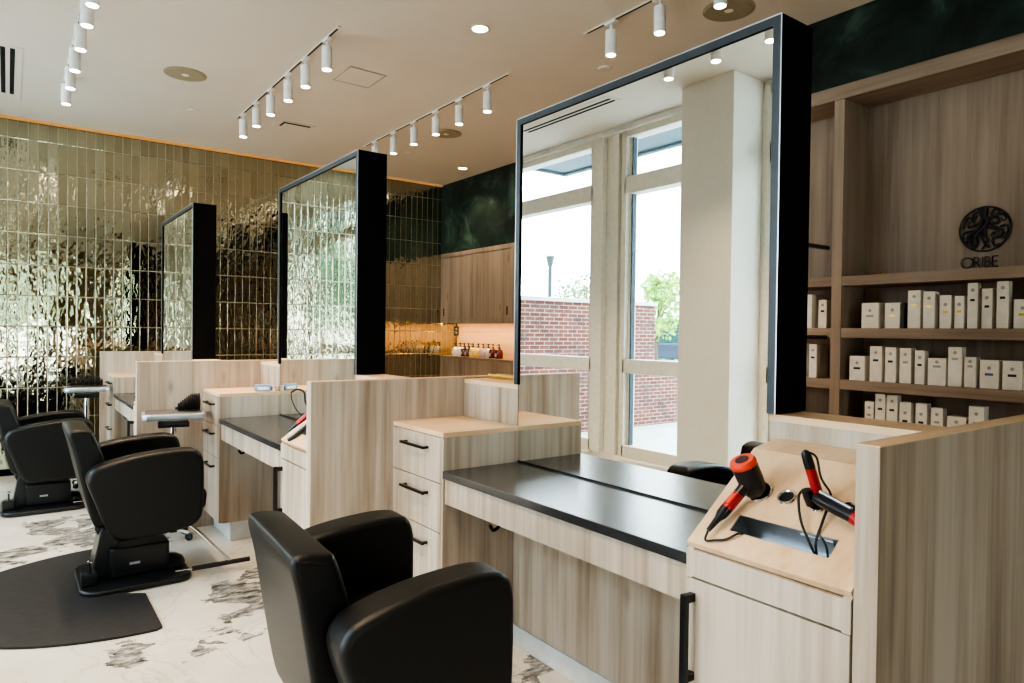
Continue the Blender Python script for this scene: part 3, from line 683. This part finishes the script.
MB().tube([A_+D_*.75, B_], .0165, 10).build('red_grip', M['red'], ci)
MB().tube(spline([A_, slope(.215, .89, .035), slope(.20, .908, .03), slope(.14, .88, .015), slope(.095, .842, .0), slope(.08, .828, -.04)], 6), .0032, 8).tube(spline([A_+D_*.2, slope(.205, .838, .02), slope(.15, .832, .012), slope(.105, .832, -.005), slope(.085, .829, -.03)], 6), .0032, 8).tube(spline([slope(.115, .82, .0), slope(.10, .806, -.01), slope(.08, .80, -.03)], 6), .0028, 8).build('cord', M['rubber'], ci)
# tools of the middle station
c = dict(dx=DX, dy=DY)
fi = thing('flat_iron', 'cream-plated flat iron lying on the middle sloped tool cabinet', 'flat iron', slope(.10, 1.08, 0, **c))
d0, d1 = at_y(288, 438, 3.19), at_y(309, 422, 3.13)
MB().tube([d0+Vector((0, 0, -.010)), d0.lerp(d1, .3)+Vector((0, 0, -.012)), d1+Vector((0, 0, -.010))], .011, 10, rs=[.008, .013, .012]).build('lower_arm', M['blackplastic'], fi)
MB().tube([d0+Vector((0, 0, .004)), d0.lerp(d1, .25)+Vector((0, 0, .005)), d1+Vector((0, 0, .006))], .012, 10, rs=[.008, .014, .011]).build('upper_arm', M['iron_cream'], fi)
r0, r1 = at_y(290, 431, 3.24), at_y(310, 413, 3.18)
rd = thing('curling_iron', 'red-handled curling iron leaning behind the cream flat iron at the middle station', 'curling iron', r0)
MB().tube([r0, r0.lerp(r1, .42)], .012, 10).build('barrel', M['blackplastic'], rd)
MB().tube([r0.lerp(r1, .40), r1], .015, 10).build('handle', M['red'], rd)
MB().tube(spline([r1, at_y(305.5, 402, 3.24), at_y(304, 392, 3.25), at_y(297, 389.5, 3.26), at_y(291, 392.5, 3.26)], 6), .0045, 8).tube(spline([at_y(291, 392.5, 3.26), at_y(292, 400, 3.26), at_y(296, 409, 3.26), at_y(303, 417, 3.25)], 6), .0025, 6).build('cord', M['rubber'], rd)
# tool on the farthest station
c3_ = dict(dx=DX*2, dy=DY*2)
fi = thing('curling_iron', 'small black curling iron on the sloped cabinet at the farthest station', 'curling iron', slope(.1, 1.08, 0, **c3_))
MB().tube([slope(.03, 1.10, .03, **c3_), slope(.20, 1.03, .05, **c3_)], .016, 10).build('barrel', M['blackplastic'], fi)
MB().tube([slope(.20, 1.03, .05, **c3_), slope(.26, 1.0, .06, **c3_)], .018, 10).build('grip', M['blackmetal'], fi)
# clipper and jar on the middle drawer cabinet
cp = Vector((1.37, 4.60, .945))
t = thing('hair_clipper', 'small blue and white hair clipper lying on the middle drawer cabinet', 'hair clipper', (cp.x, cp.y, .945))
RZ = Matrix.Translation((cp.x, cp.y, .945)) @ Matrix.Rotation(-.35, 4, 'Z')
MB().box(-.06, .045, -.022, .022, .0005, .045, .010).xf(RZ).build('body', M['blueplastic'], t)
MB().box(.0455, .055, -.02, .02, .004, .03, .004).xf(RZ).build('blade', M['blackplastic'], t)
MB().box(-.04, .03, -.0225, -.0215, .012, .03).xf(RZ).build('side_plate', M['white'], t)
cp = Vector((1.445, 4.575, .945))
t = thing('cream_jar', 'tiny white jar with a pink lid beside the blue clipper', 'jar', (cp.x-.02, cp.y, .945))
MB().lathe([(.014, 0), (.015, .004), (.015, .022)], (cp.x-.02, cp.y, .945)).build('jar_body', M['white'], t)
MB().lathe([(.016, .022), (.016, .034), (.013, .037)], (cp.x-.02, cp.y, .945)).build('lid', M['b_pink'], t)
# beaded brass tray behind the mirror on the nearest low wall
p0 = at_z(478, 380, SZ); p1 = at_z(512, 383.5, SZ)
t = thing('beaded_tray', 'narrow brass beaded tray on top of the low wall left of the large mirror', 'tray', (1.95, 2.6, SZ))
MB().box(1.925, 1.985, 2.475, 2.80, SZ+.001, SZ+.006).build('tray_base', M['brass'], t)
mb = MB()
for k in range(22):
    for xx in (1.93, 1.98): mb.lathe([(.001, 0), (.006, .003), (.0075, .0085), (.006, .014), (.001, .017)], (xx, 2.482+.0147*k, SZ+.006), seg=8)
mb.build('bead_edging', M['brass'], t)['kind'] = 'stuff'

# ------------------------------------------------------------------ shelving with cartons
SB = 4.15
t = thing('shelving_unit', 'tall brown ash shelving unit of open bays along the right wall', 'shelving', (4.0, 1.6, 0))
ZA, ZBs, ZCs, ZD = 1.703, 1.403, 1.104, .80
SH = .055
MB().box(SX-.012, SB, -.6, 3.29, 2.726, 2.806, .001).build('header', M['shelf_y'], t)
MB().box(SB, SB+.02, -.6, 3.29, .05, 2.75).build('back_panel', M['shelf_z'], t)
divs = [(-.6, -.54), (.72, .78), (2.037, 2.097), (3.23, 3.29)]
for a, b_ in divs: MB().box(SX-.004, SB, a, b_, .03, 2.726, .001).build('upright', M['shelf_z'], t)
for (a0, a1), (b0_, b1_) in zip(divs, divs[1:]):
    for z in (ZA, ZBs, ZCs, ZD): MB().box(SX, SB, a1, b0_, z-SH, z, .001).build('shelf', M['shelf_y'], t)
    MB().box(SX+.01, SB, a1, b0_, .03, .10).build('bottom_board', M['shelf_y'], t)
# cartons
def carton(pxl, pxr, pyt, zs_, lab, ink='ink', lf=.5, depth=None, inset=.03, group='cream product cartons on the shelves'):
    x = SX+inset
    a = at_x(pxl, pyt, x); b_ = at_x(pxr, pyt, x); y0, y1 = b_.y, a.y; h = a.z-zs_
    d = depth or min(.12, max(.05, (y1-y0)*.9)); w_ = y1-y0
    yc_ = (y0+y1)/2
    t = thing('product_carton', lab, 'carton', (x+d/2, yc_, zs_), group)
    MB().box(x, x+d, y0, y1, zs_+.0008, zs_+h, .0015).build('box', M['carton'], t)
    zl = zs_+h*lf
    MB().box(x-.0008, x-.0001, yc_-w_*.22, yc_+w_*.22, zl-.006, zl+.006).build('label_strip', M[ink], t)
    ze = zs_+h*min(.86, lf+.22)
    MB().lathe([(.009, 0), (.009, .0006)], (x-.0001, yc_, ze), (-1, 0, 0), 12).build('emblem_mark', M['grey_label'], t)
def row(items, zs_, shelf, first=0):
    n = len(items)
    for i, it in enumerate(items):
        l, r, tp = it[:3]; h_ = at_x(l, tp, SX+.03).z-zs_; w_ = at_x(l, tp, SX+.03).y-at_x(r, tp, SX+.03).y
        sz = 'tall narrow' if h_ > 2.6*w_ else ('tall' if h_ > 1.8*w_ else 'squat')
        carton(l, r, tp, zs_, '%s cream carton, %s from the left on the %s' % (sz, ORD[i], shelf), *it[3:])
row([(861.7, 878.5, 303.1, 'grey_label', .48), (885, 900, 303, 'gold_label', .5), (908, 920.5, 290.7, 'gold_label', .62), (923.4, 935, 291.7, 'gold_label', .6), (939.9, 951.4, 295.4, 'gold_label', .5), (954.7, 964.1, 296, 'gold_label', .52), (967.8, 978, 283, 'ink', .62), (982, 992.4, 288.7, 'ink', .55), (997, 1009, 281.3, 'ink', .65), (1014, 1032, 299.4, 'gold_label', .48)], ZBs, 'shelf directly below the round emblem')
row([(849.6, 864.8, 355.7, 'ink', .5), (870, 882, 346, 'ink', .6), (885.3, 896, 347.3, 'ink', .6), (899.8, 911.2, 348, 'grey_label', .6), (915, 924.7, 350.6, 'ink', .58), (928, 946, 358, 'grey_label', .7), (948.3, 962, 347, 'grey_label', .7), (964.4, 976, 357, 'grey_label', .7), (980, 998.8, 359.7, 'blue_label', .5), (1002.5, 1022.5, 360.7, 'ink', .5)], ZCs, 'second shelf below the round emblem')
row([(864.8, 873.6, 401, 'grey_label', .6), (875.3, 885.4, 393.7, 'ink', .65), (886.7, 897.5, 394.8, 'ink', .65), (899.5, 911, 402, 'ink', .5), (915.6, 927, 403, 'ink', .5), (931, 943, 407.6, 'grey_label', .6), (947, 966, 416, 'grey_label', .6), (968.8, 984.3, 405.8, 'grey_label', .6)], ZD, 'lowest shelf seen over the partition')
for l, r, tp, z, lab in ((797, 812, 295, ZBs, 'cream carton half hidden by the mirror frame on the narrow bay upper shelf'), (818.7, 826.8, 300, ZBs, 'slim cream carton beside the upright on the narrow bay upper shelf'), (797, 806.5, 343, ZCs, 'cream carton mostly behind the mirror frame on the narrow bay lower shelf'), (809.3, 816.7, 343.9, ZCs, 'slim cream carton beside the mirror frame on the narrow bay lower shelf')):
    carton(l, r, tp, z, lab, 'ink', .6, depth=.13)
# thin dark booklet between cartons
a = at_x(901.5, 303, SX+.035); b_ = at_x(904.5, 303, SX+.035)
o = MB().box(SX+.035, SX+.13, b_.y, a.y, ZBs+.001, a.z, .001).build('thin_carton', M['ink']); tag(o, 'very thin dark carton between cream cartons below the emblem', 'carton')
# round emblem sign with lettering
XS = SB-.010
ec = at_x(984.5, 229, XS); er = abs(at_x(959, 229, XS).y-at_x(1010, 229, XS).y)/2
t = thing('emblem_sign', 'dark openwork round emblem above the lettering ORIBE on the shelf', 'sign', (XS, ec.y, ZA))
def E(u, v, o_=0): return (XS+o_, ec.y-u*er, ec.z+v*er)       # u to the right as seen, v up
ring_ = MB().tube([E(math.cos(a), math.sin(a)) for a in [2*math.pi*i/48 for i in range(48)]], .0045, 6, closed=True)
def stroke(mb, pts, r0, r1=None, n=7):
    sp_ = spline([E(*p) for p in pts], n); k = len(sp_)-1
    rs = [.50*(r0+((r1 if r1 is not None else r0)-r0)*i/k)*er/.09 for i in range(k+1)]; r0 *= .50
    mb.tube(sp_, r0, 6, rs=rs)
sw = MB()
stroke(sw, [(-.08, .95), (-.12, .75), (-.02, .55), (.12, .35), (0, .1), (-.22, -.1), (-.35, -.35), (-.30, -.62), (-.42, -.85)], .026, .014)
stroke(sw, [(.02, .92), (.02, .68), (-.1, .45), (-.2, .2), (-.28, 0), (-.5, -.12), (-.62, -.4), (-.52, -.6)], .020, .010)
stroke(sw, [(.1, .38), (.3, .5), (.5, .42), (.48, .24), (.3, .25), (.25, .1), (.5, 0), (.72, -.2), (.55, -.42), (.3, -.36), (.32, -.2), (.46, -.2)], .015, .007)
stroke(sw, [(.05, .15), (.3, .0), (.48, -.12), (.42, -.35), (.3, -.55), (.4, -.78), (.6, -.7)], .013, .006)
stroke(sw, [(0, .05), (.02, -.25), (.12, -.5), (.02, -.75), (-.1, -.92)], .013, .008)
stroke(sw, [(-.12, -.05), (-.12, -.35), (.0, -.62), (.2, -.85)], .009, .008)
stroke(sw, [(-.15, .3), (-.4, .2), (-.62, .12), (-.66, .32), (-.5, .42), (-.42, .3)], .010, .005)
stroke(sw, [(-.4, .42), (-.62, .58), (-.72, .45), (-.82, .25), (-.85, .05)], .009, .005)
stroke(sw, [(-.12, .7), (-.35, .78), (-.48, .62), (-.36, .55), (-.3, .64)], .009, .005)
stroke(sw, [(.2, .62), (.4, .85), (.55, .72), (.45, .58), (.36, .68)], .009, .005)
stroke(sw, [(.45, .6), (.7, .58), (.82, .4), (.72, .3), (.62, .42)], .010, .005)
stroke(sw, [(.6, .05), (.82, .1), (.9, -.1), (.8, -.3), (.7, -.5)], .009, .006)
stroke(sw, [(-.3, -.05), (-.55, -.05), (-.8, -.1), (-.86, -.3), (-.7, -.35), (-.66, -.2)], .010, .005)
stroke(sw, [(-.35, -.45), (-.6, -.45), (-.72, -.58), (-.6, -.72), (-.48, -.62)], .012, .006)
stroke(sw, [(-.05, .82), (-.22, .92), (-.16, .98)], .02, .01)
ring_.build('ring', M['emblem'], t); sw.build('scrollwork', M['emblem'], t)
tl, tr_ = at_x(961, 262, XS).y, at_x(999, 262, XS).y
MB().box(XS-.012, XS+.008, tr_, tl, ZA+.0008, at_x(980, 268.6, XS).z).build('foot', M['emblem'], t)
W5 = (tl-tr_); z0 = at_x(980, 267.2, XS).z; hh = at_x(980, 257, XS).z-z0
def letter(mb, segs, u0, wd):
    for s in segs: mb.tube([(XS, tl-(u0+p[0]*wd)*W5, z0+p[1]*hh) for p in s], .0028, 6)
lt = MB()
letter(lt, [[(.5+.5*math.cos(a), .5+.5*math.sin(a)) for a in [2*math.pi*i/20 for i in range(21)]]], .0, .32)
letter(lt, [[(.1, 0), (.1, 1)], [(.1, 1), (.6, .97), (.75, .75), (.6, .53), (.1, .5)], [(.4, .5), (.95, 0)]], .33, .20)
letter(lt, [[(.5, 0), (.5, 1)]], .53, .10)
letter(lt, [[(.1, 0), (.1, 1)], [(.1, 1), (.6, .96), (.7, .77), (.55, .55), (.1, .53)], [(.55, .53), (.85, .3), (.6, .03), (.1, 0)]], .62, .20)
letter(lt, [[(.1, 0), (.1, 1)], [(.1, 1), (.9, 1)], [(.1, .52), (.75, .52)], [(.1, 0), (.9, 0)]], .82, .18)
lt.build('lettering', M['emblem'], t)
# low brass bar on the emblem shelf
a = at_x(868, 270, SX+.15); b_ = at_x(926, 268, SX+.15)
t = thing('brass_rack', 'low brass rail rack at the left end of the emblem shelf', 'rack', (SX+.15, (a.y+b_.y)/2, ZA))
MB().tube([(SX+.12, b_.y, ZA+.007), (SX+.12, a.y, ZA+.007)], .005, 8).tube([(SX+.18, b_.y, ZA+.007), (SX+.18, a.y, ZA+.007)], .005, 8).build('rail', M['brass'], t)
mb = MB()
for k in range(5): mb.tube([(SX+.12, a.y-.02-.02*k, ZA+.005), (SX+.15, a.y-.02-.02*k, ZA+.03), (SX+.18, a.y-.02-.02*k, ZA+.005)], .003, 6)
mb.build('loops', M['brass'], t)

# ------------------------------------------------------------------ back bar: wall cabinet, counter, bottles
NZ = 1.045
t = thing('wall_cabinet', 'brown ash wall cabinet with two doors above the lit back counter', 'cabinet', (4.65, 6.8, 1.47), )
y0, y1 = 6.06, YG-.005
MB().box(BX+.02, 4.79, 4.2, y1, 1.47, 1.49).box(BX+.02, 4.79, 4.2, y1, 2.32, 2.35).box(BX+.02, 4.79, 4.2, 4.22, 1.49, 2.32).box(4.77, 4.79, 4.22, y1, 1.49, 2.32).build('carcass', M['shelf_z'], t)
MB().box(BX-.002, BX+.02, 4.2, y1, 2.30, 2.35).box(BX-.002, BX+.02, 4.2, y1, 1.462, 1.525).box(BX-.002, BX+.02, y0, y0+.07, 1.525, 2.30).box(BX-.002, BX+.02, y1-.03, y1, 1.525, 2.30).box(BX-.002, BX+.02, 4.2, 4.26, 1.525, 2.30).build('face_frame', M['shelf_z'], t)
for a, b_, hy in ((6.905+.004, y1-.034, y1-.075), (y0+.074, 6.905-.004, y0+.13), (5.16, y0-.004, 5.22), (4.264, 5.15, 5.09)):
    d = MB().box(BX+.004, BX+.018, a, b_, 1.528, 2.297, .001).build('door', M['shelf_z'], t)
    MB().prism(rrect(hy-.011, hy+.011, 1.55, 1.65, .0105), 'x', BX+.0022, BX+.004).build('finger_pull', M['darkslot'], d)
t = thing('back_counter', 'brown ash counter along the back wall under the warm strip light', 'counter', (4.65, 6.0, 0))
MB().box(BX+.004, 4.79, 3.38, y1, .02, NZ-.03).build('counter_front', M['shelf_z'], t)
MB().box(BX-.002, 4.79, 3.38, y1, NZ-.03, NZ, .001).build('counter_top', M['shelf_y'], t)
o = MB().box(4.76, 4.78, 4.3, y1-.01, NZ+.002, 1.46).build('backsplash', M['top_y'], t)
sl = thing('strip_light', 'warm strip light under the wall cabinet above the bottles', 'light', (4.7, 5.9, 1.455))
MB().box(4.535, 4.575, 4.3, y1-.03, 1.4655, 1.4692).build('diffuser', M['ledstrip'], sl)
MB().box(4.533, 4.58, 4.28, y1-.02, 1.4692, 1.4698).build('housing', M['white'], sl)
op = at_x(457, 331, 4.757)
t = thing('power_outlet', 'black double power outlet on the lit wood wall above the bottles', 'outlet', (4.757, op.y, op.z))
MB().box(4.752, 4.7595, op.y-.04, op.y+.04, op.z-.06, op.z+.06, .003).build('plate', M['blackplastic'], t)
MB().box(4.751, 4.7525, op.y-.017, op.y+.017, op.z+.008, op.z+.04, .001).box(4.751, 4.7525, op.y-.017, op.y+.017, op.z-.04, op.z-.008, .001).build('sockets', M['steel'], t)
bots = [(455.9, 'b_white', 'white-labelled pump bottle, leftmost in the row on the back counter'), (460.5, 'b_white', 'white pump bottle, second from left in the row on the back counter'), (464.4, 'b_amber', 'dark amber pump bottle beside the white ones on the back counter'), (468.6, 'b_amber', 'dark pump bottle just left of the yellow ones on the back counter'), (473, 'b_yellow', 'yellow pump bottle, left of the two yellow ones on the back counter'), (478.5, 'b_yellow', 'yellow pump bottle, right of the two yellow ones on the back counter'), (483.5, 'b_mauve', 'mauve pump bottle right of the yellow ones on the back counter'), (488.6, 'b_pink', 'pale pink pump bottle beside the mauve one on the back counter'), (493, 'b_maroon', 'maroon pump bottle, left of the two maroon ones on the back counter'), (499, 'b_maroon', 'maroon pump bottle, last on the right of the back counter row')]
first = None
for px, mn, lab in bots:
    p = at_x(px, 350, 4.62)
    t = thing('pump_bottle', lab, 'bottle', (4.62, p.y, NZ), 'pump bottles on the back counter')
    O_ = (4.62, p.y, NZ+.0005)
    MB().lathe([(.046, 0), (.049, .006), (.049, .075), (.043, .097), (.022, .112), (.016, .118)], O_, seg=20).build('bottle_body', M[mn], t)
    MB().lathe([(.018, .116), (.018, .132), (.007, .134), (.007, .152), (.013, .154), (.013, .166), (.004, .168)], O_, seg=12).tube([(4.62, p.y, NZ+.161), (4.585, p.y-.01, NZ+.158)], .005, 6).build('pump', M['blackplastic'], t)
    MB().box(4.5700, 4.5712, p.y-.018, p.y+.018, NZ+.025, NZ+.062).build('label_patch', M['carton'] if mn in ('b_white', 'b_yellow') else M['b_pink'], t)

# ------------------------------------------------------------------ ceiling fittings
def spot_head(x, y, label, group, power=26):
    z = ZC-.011
    t = thing('track_spotlight', label, 'spotlight', (x, y, z-.20), group)
    MB().box(x-.016, x+.016, y-.045, y+.045, z-.016, z-.001, .003).tube([(x, y, z-.02), (x, y, z-.055)], .008, 8).build('mount', M['white'], t)
    MB().lathe([(.018, -.052), (.032, -.055), (.033, -.06), (.033, -.196), (.029, -.199)], (x, y, z), (0, 0, 1), 20).build('cylinder_body', M['white'], t)
    MB().lathe([(.028, -.2), (.028, -.2015)], (x, y, z), (0, 0, 1), 16).build('lens', M['bulb'], t)
    ld = bpy.data.lights.new('spot_lamp', 'SPOT'); ld.energy = power; ld.color = (1, .735, .48); ld.spot_size = math.radians(95); ld.spot_blend = .7; ld.shadow_soft_size = .03
    lo = bpy.data.objects.new('spot_lamp', ld); C.objects.link(lo); lo.location = (x, y, z-.215)
tracks = [('track between the speakers', 1.645, 4.05, 6.38, [4.25, 4.64, 5.0, 5.41, 5.79, 6.18], 'middle track spotlights'),
          ('long track behind the mirrors', 2.92, 4.0, 6.5, [4.29, 4.69, 5.06, 5.45, 5.85, 6.25], 'rear track spotlights'),
          ('track above the large mirror', 2.905, 2.0, 3.2, [2.96, 2.58, 2.18], 'front track spotlights'),
          ('track near the windows', .352, 4.0, 6.35, [4.17, 4.47, 4.88, 5.30, 5.71, 6.13], 'window side track spotlights'),
          ('track reflected in the large mirror', .117, .6, 3.2, [.75, 1.12, 1.5, 1.88, 2.26, 2.63, 3.0], 'front window side track spotlights')]
for nm, x, a, b_, ys, gr in tracks:
    t = MB().box(x-.011, x+.011, a, b_, ZC-.010, ZC-.0005, .002).build('lighting_track', M['ceiling'])
    tag(t, 'white ceiling %s' % nm.replace('track', 'light track', 1), 'light track')
    s_ = MB().box(x-.006, x+.006, a+.03, b_-.03, ZC-.0108, ZC-.0101).build('slot', M['darkslot'], t)
    for i, y in enumerate(sorted(ys)):
        spot_head(x, y, 'white cylinder spotlight, %s from the near end of the %s' % (ORD[i], nm), gr, 17 if x > 2.5 else 27)
def disc_speaker(x, y, lab):
    t = thing('ceiling_speaker', lab, 'ceiling speaker', (x, y, ZC-.012), 'round ceiling speakers')
    MB().lathe([(.14, -.006), (.146, -.004), (.146, -.0005)], (x, y, ZC), seg=40).build('bezel', M['speaker'], t)
    MB().lathe([(.128, -.0095), (.132, -.006)], (x, y, ZC), seg=40).build('grille', M['speaker'], t)
    MB().lathe([(.022, -.0115), (.026, -.0095)], (x, y, ZC), seg=20).build('badge', M['carton'], t)
disc_speaker(1.055, 5.52, 'round tan ceiling speaker between the two left light tracks')
disc_speaker(3.345, 5.60, 'round tan ceiling speaker beside the rear light track')
disc_speaker(3.345, 2.45, 'round tan ceiling speaker just above the large mirror')
def downlight(x, y, lab):
    t = thing('downlight', lab, 'downlight', (x, y, ZC-.006))
    MB().tube([(x+.052*math.cos(a), y+.052*math.sin(a), ZC-.004) for a in [2*math.pi*i/28 for i in range(28)]], .005, 6, closed=True).build('trim_ring', M['white'], t)
    MB().lathe([(.046, -.004), (.046, -.001)], (x, y, ZC), seg=24).build('lens', M['bulb'], t)
    ld = bpy.data.lights.new('down_lamp', 'SPOT'); ld.energy = 40; ld.color = (1, .78, .52); ld.spot_size = math.radians(110); ld.spot_blend = .6; ld.shadow_soft_size = .04
    lo = bpy.data.objects.new('down_lamp', ld); C.objects.link(lo); lo.location = (x, y, ZC-.02)
downlight(2.347, 3.54, 'lit round recessed downlight in the middle of the ceiling')
downlight(4.2, 6.66, 'lit recessed downlight near the dark green wall at the back')
def small_disc(x, y, lab):
    o = MB().lathe([(.03, -.012), (.045, -.008), (.05, -.0005)], (x, y, ZC), seg=20).build('sprinkler_cover', M['ceiling']); tag(o, lab, 'sprinkler cover')
small_disc(1.282, 6.384, 'small round sprinkler cover below the left ceiling speaker')
small_disc(3.398, 3.52, 'small round sprinkler cover above the top edge of the large mirror')
small_disc(3.414, 6.456, 'small round sprinkler cover near the rear light track')
t = thing('access_panel', 'flush square access panel in the ceiling right of the middle track', 'access panel', (2.1, 4.77, ZC-.006))
MB().box(1.955, 2.24, 4.615, 4.93, ZC-.004, ZC-.0005, .001).build('panel', M['ceiling'], t)
MB().box(1.955, 1.962, 4.61, 4.935, ZC-.006, ZC-.0042).box(2.233, 2.24, 4.61, 4.935, ZC-.006, ZC-.0042).box(1.962, 2.233, 4.61, 4.617, ZC-.006, ZC-.0042).box(1.962, 2.233, 4.928, 4.935, ZC-.006, ZC-.0042).build('panel_edge', M['speaker'], t)
t = thing('ceiling_vent', 'square ceiling air vent with a dark slot near the end of the middle track', 'vent', (2.12, 6.29, ZC-.008))
MB().box(1.96, 2.29, 6.17, 6.42, ZC-.008, ZC-.0005, .002).build('vent_face', M['ceiling'], t)
MB().box(2.0, 2.25, 6.19, 6.225, ZC-.010, ZC-.0082).box(2.0, 2.02, 6.225, 6.33, ZC-.010, ZC-.0082).build('vent_slot', M['darkslot'], t)
for x, a, b_, lab in ((-.01, 5.74, 6.86, 'linear slot diffuser with two dark slots at the far left of the ceiling'), (-.31, 3.94, 5.07, 'linear slot diffuser with two dark slots seen in the large mirror')):
    t = thing('slot_diffuser', lab, 'vent', (x+.02, (a+b_)/2, ZC-.006))
    MB().box(x-.055, x+.095, a-.03, b_+.03, ZC-.005, ZC-.0005, .001).build('diffuser_frame', M['ceiling'], t)
    MB().box(x-.032, x-.004, a, b_, ZC-.0068, ZC-.0052).box(x+.022, x+.05, a, b_, ZC-.0068, ZC-.0052).build('slot', M['darkslot'], t)

# ------------------------------------------------------------------ light
w = bpy.data.worlds.new('sky'); bpy.context.scene.world = w; w.use_nodes = True
nt = w.node_tree; bg = nt.nodes['Background']
tc_ = nt.nodes.new('ShaderNodeTexCoord'); sp_ = nt.nodes.new('ShaderNodeSeparateXYZ'); nt.links.new(tc_.outputs['Generated'], sp_.inputs[0])
r = nt.nodes.new('ShaderNodeValToRGB'); r.color_ramp.elements[0].position = .0; r.color_ramp.elements[0].color = (.92, .97, 1, 1); r.color_ramp.elements[1].position = .6; r.color_ramp.elements[1].color = (.72, .87, 1, 1)
nt.links.new(sp_.outputs[2], r.inputs[0]); nt.links.new(r.outputs[0], bg.inputs[0]); bg.inputs[1].default_value = 8.2
for y0, y1 in bays:
    ld = bpy.data.lights.new('window_portal', 'AREA'); ld.shape = 'RECTANGLE'; ld.size = 2.95; ld.size_y = y1-y0; ld.cycles.is_portal = True
    lo = bpy.data.objects.new('window_portal', ld); C.objects.link(lo); lo.location = (WX-.13, (y0+y1)/2, 1.72); lo.rotation_euler = (0, math.radians(-90), 0)
sc = bpy.context.scene
sc.view_settings.view_transform = 'AgX'; sc.view_settings.look = 'AgX - High Contrast'
sc.view_settings.exposure = .5
sc.cycles.max_bounces = 10; sc.cycles.glossy_bounces = 6; sc.cycles.transparent_max_bounces = 12
sc.cycles.sample_clamp_indirect = 12; sc.cycles.caustics_reflective = True; sc.cycles.use_denoising = True
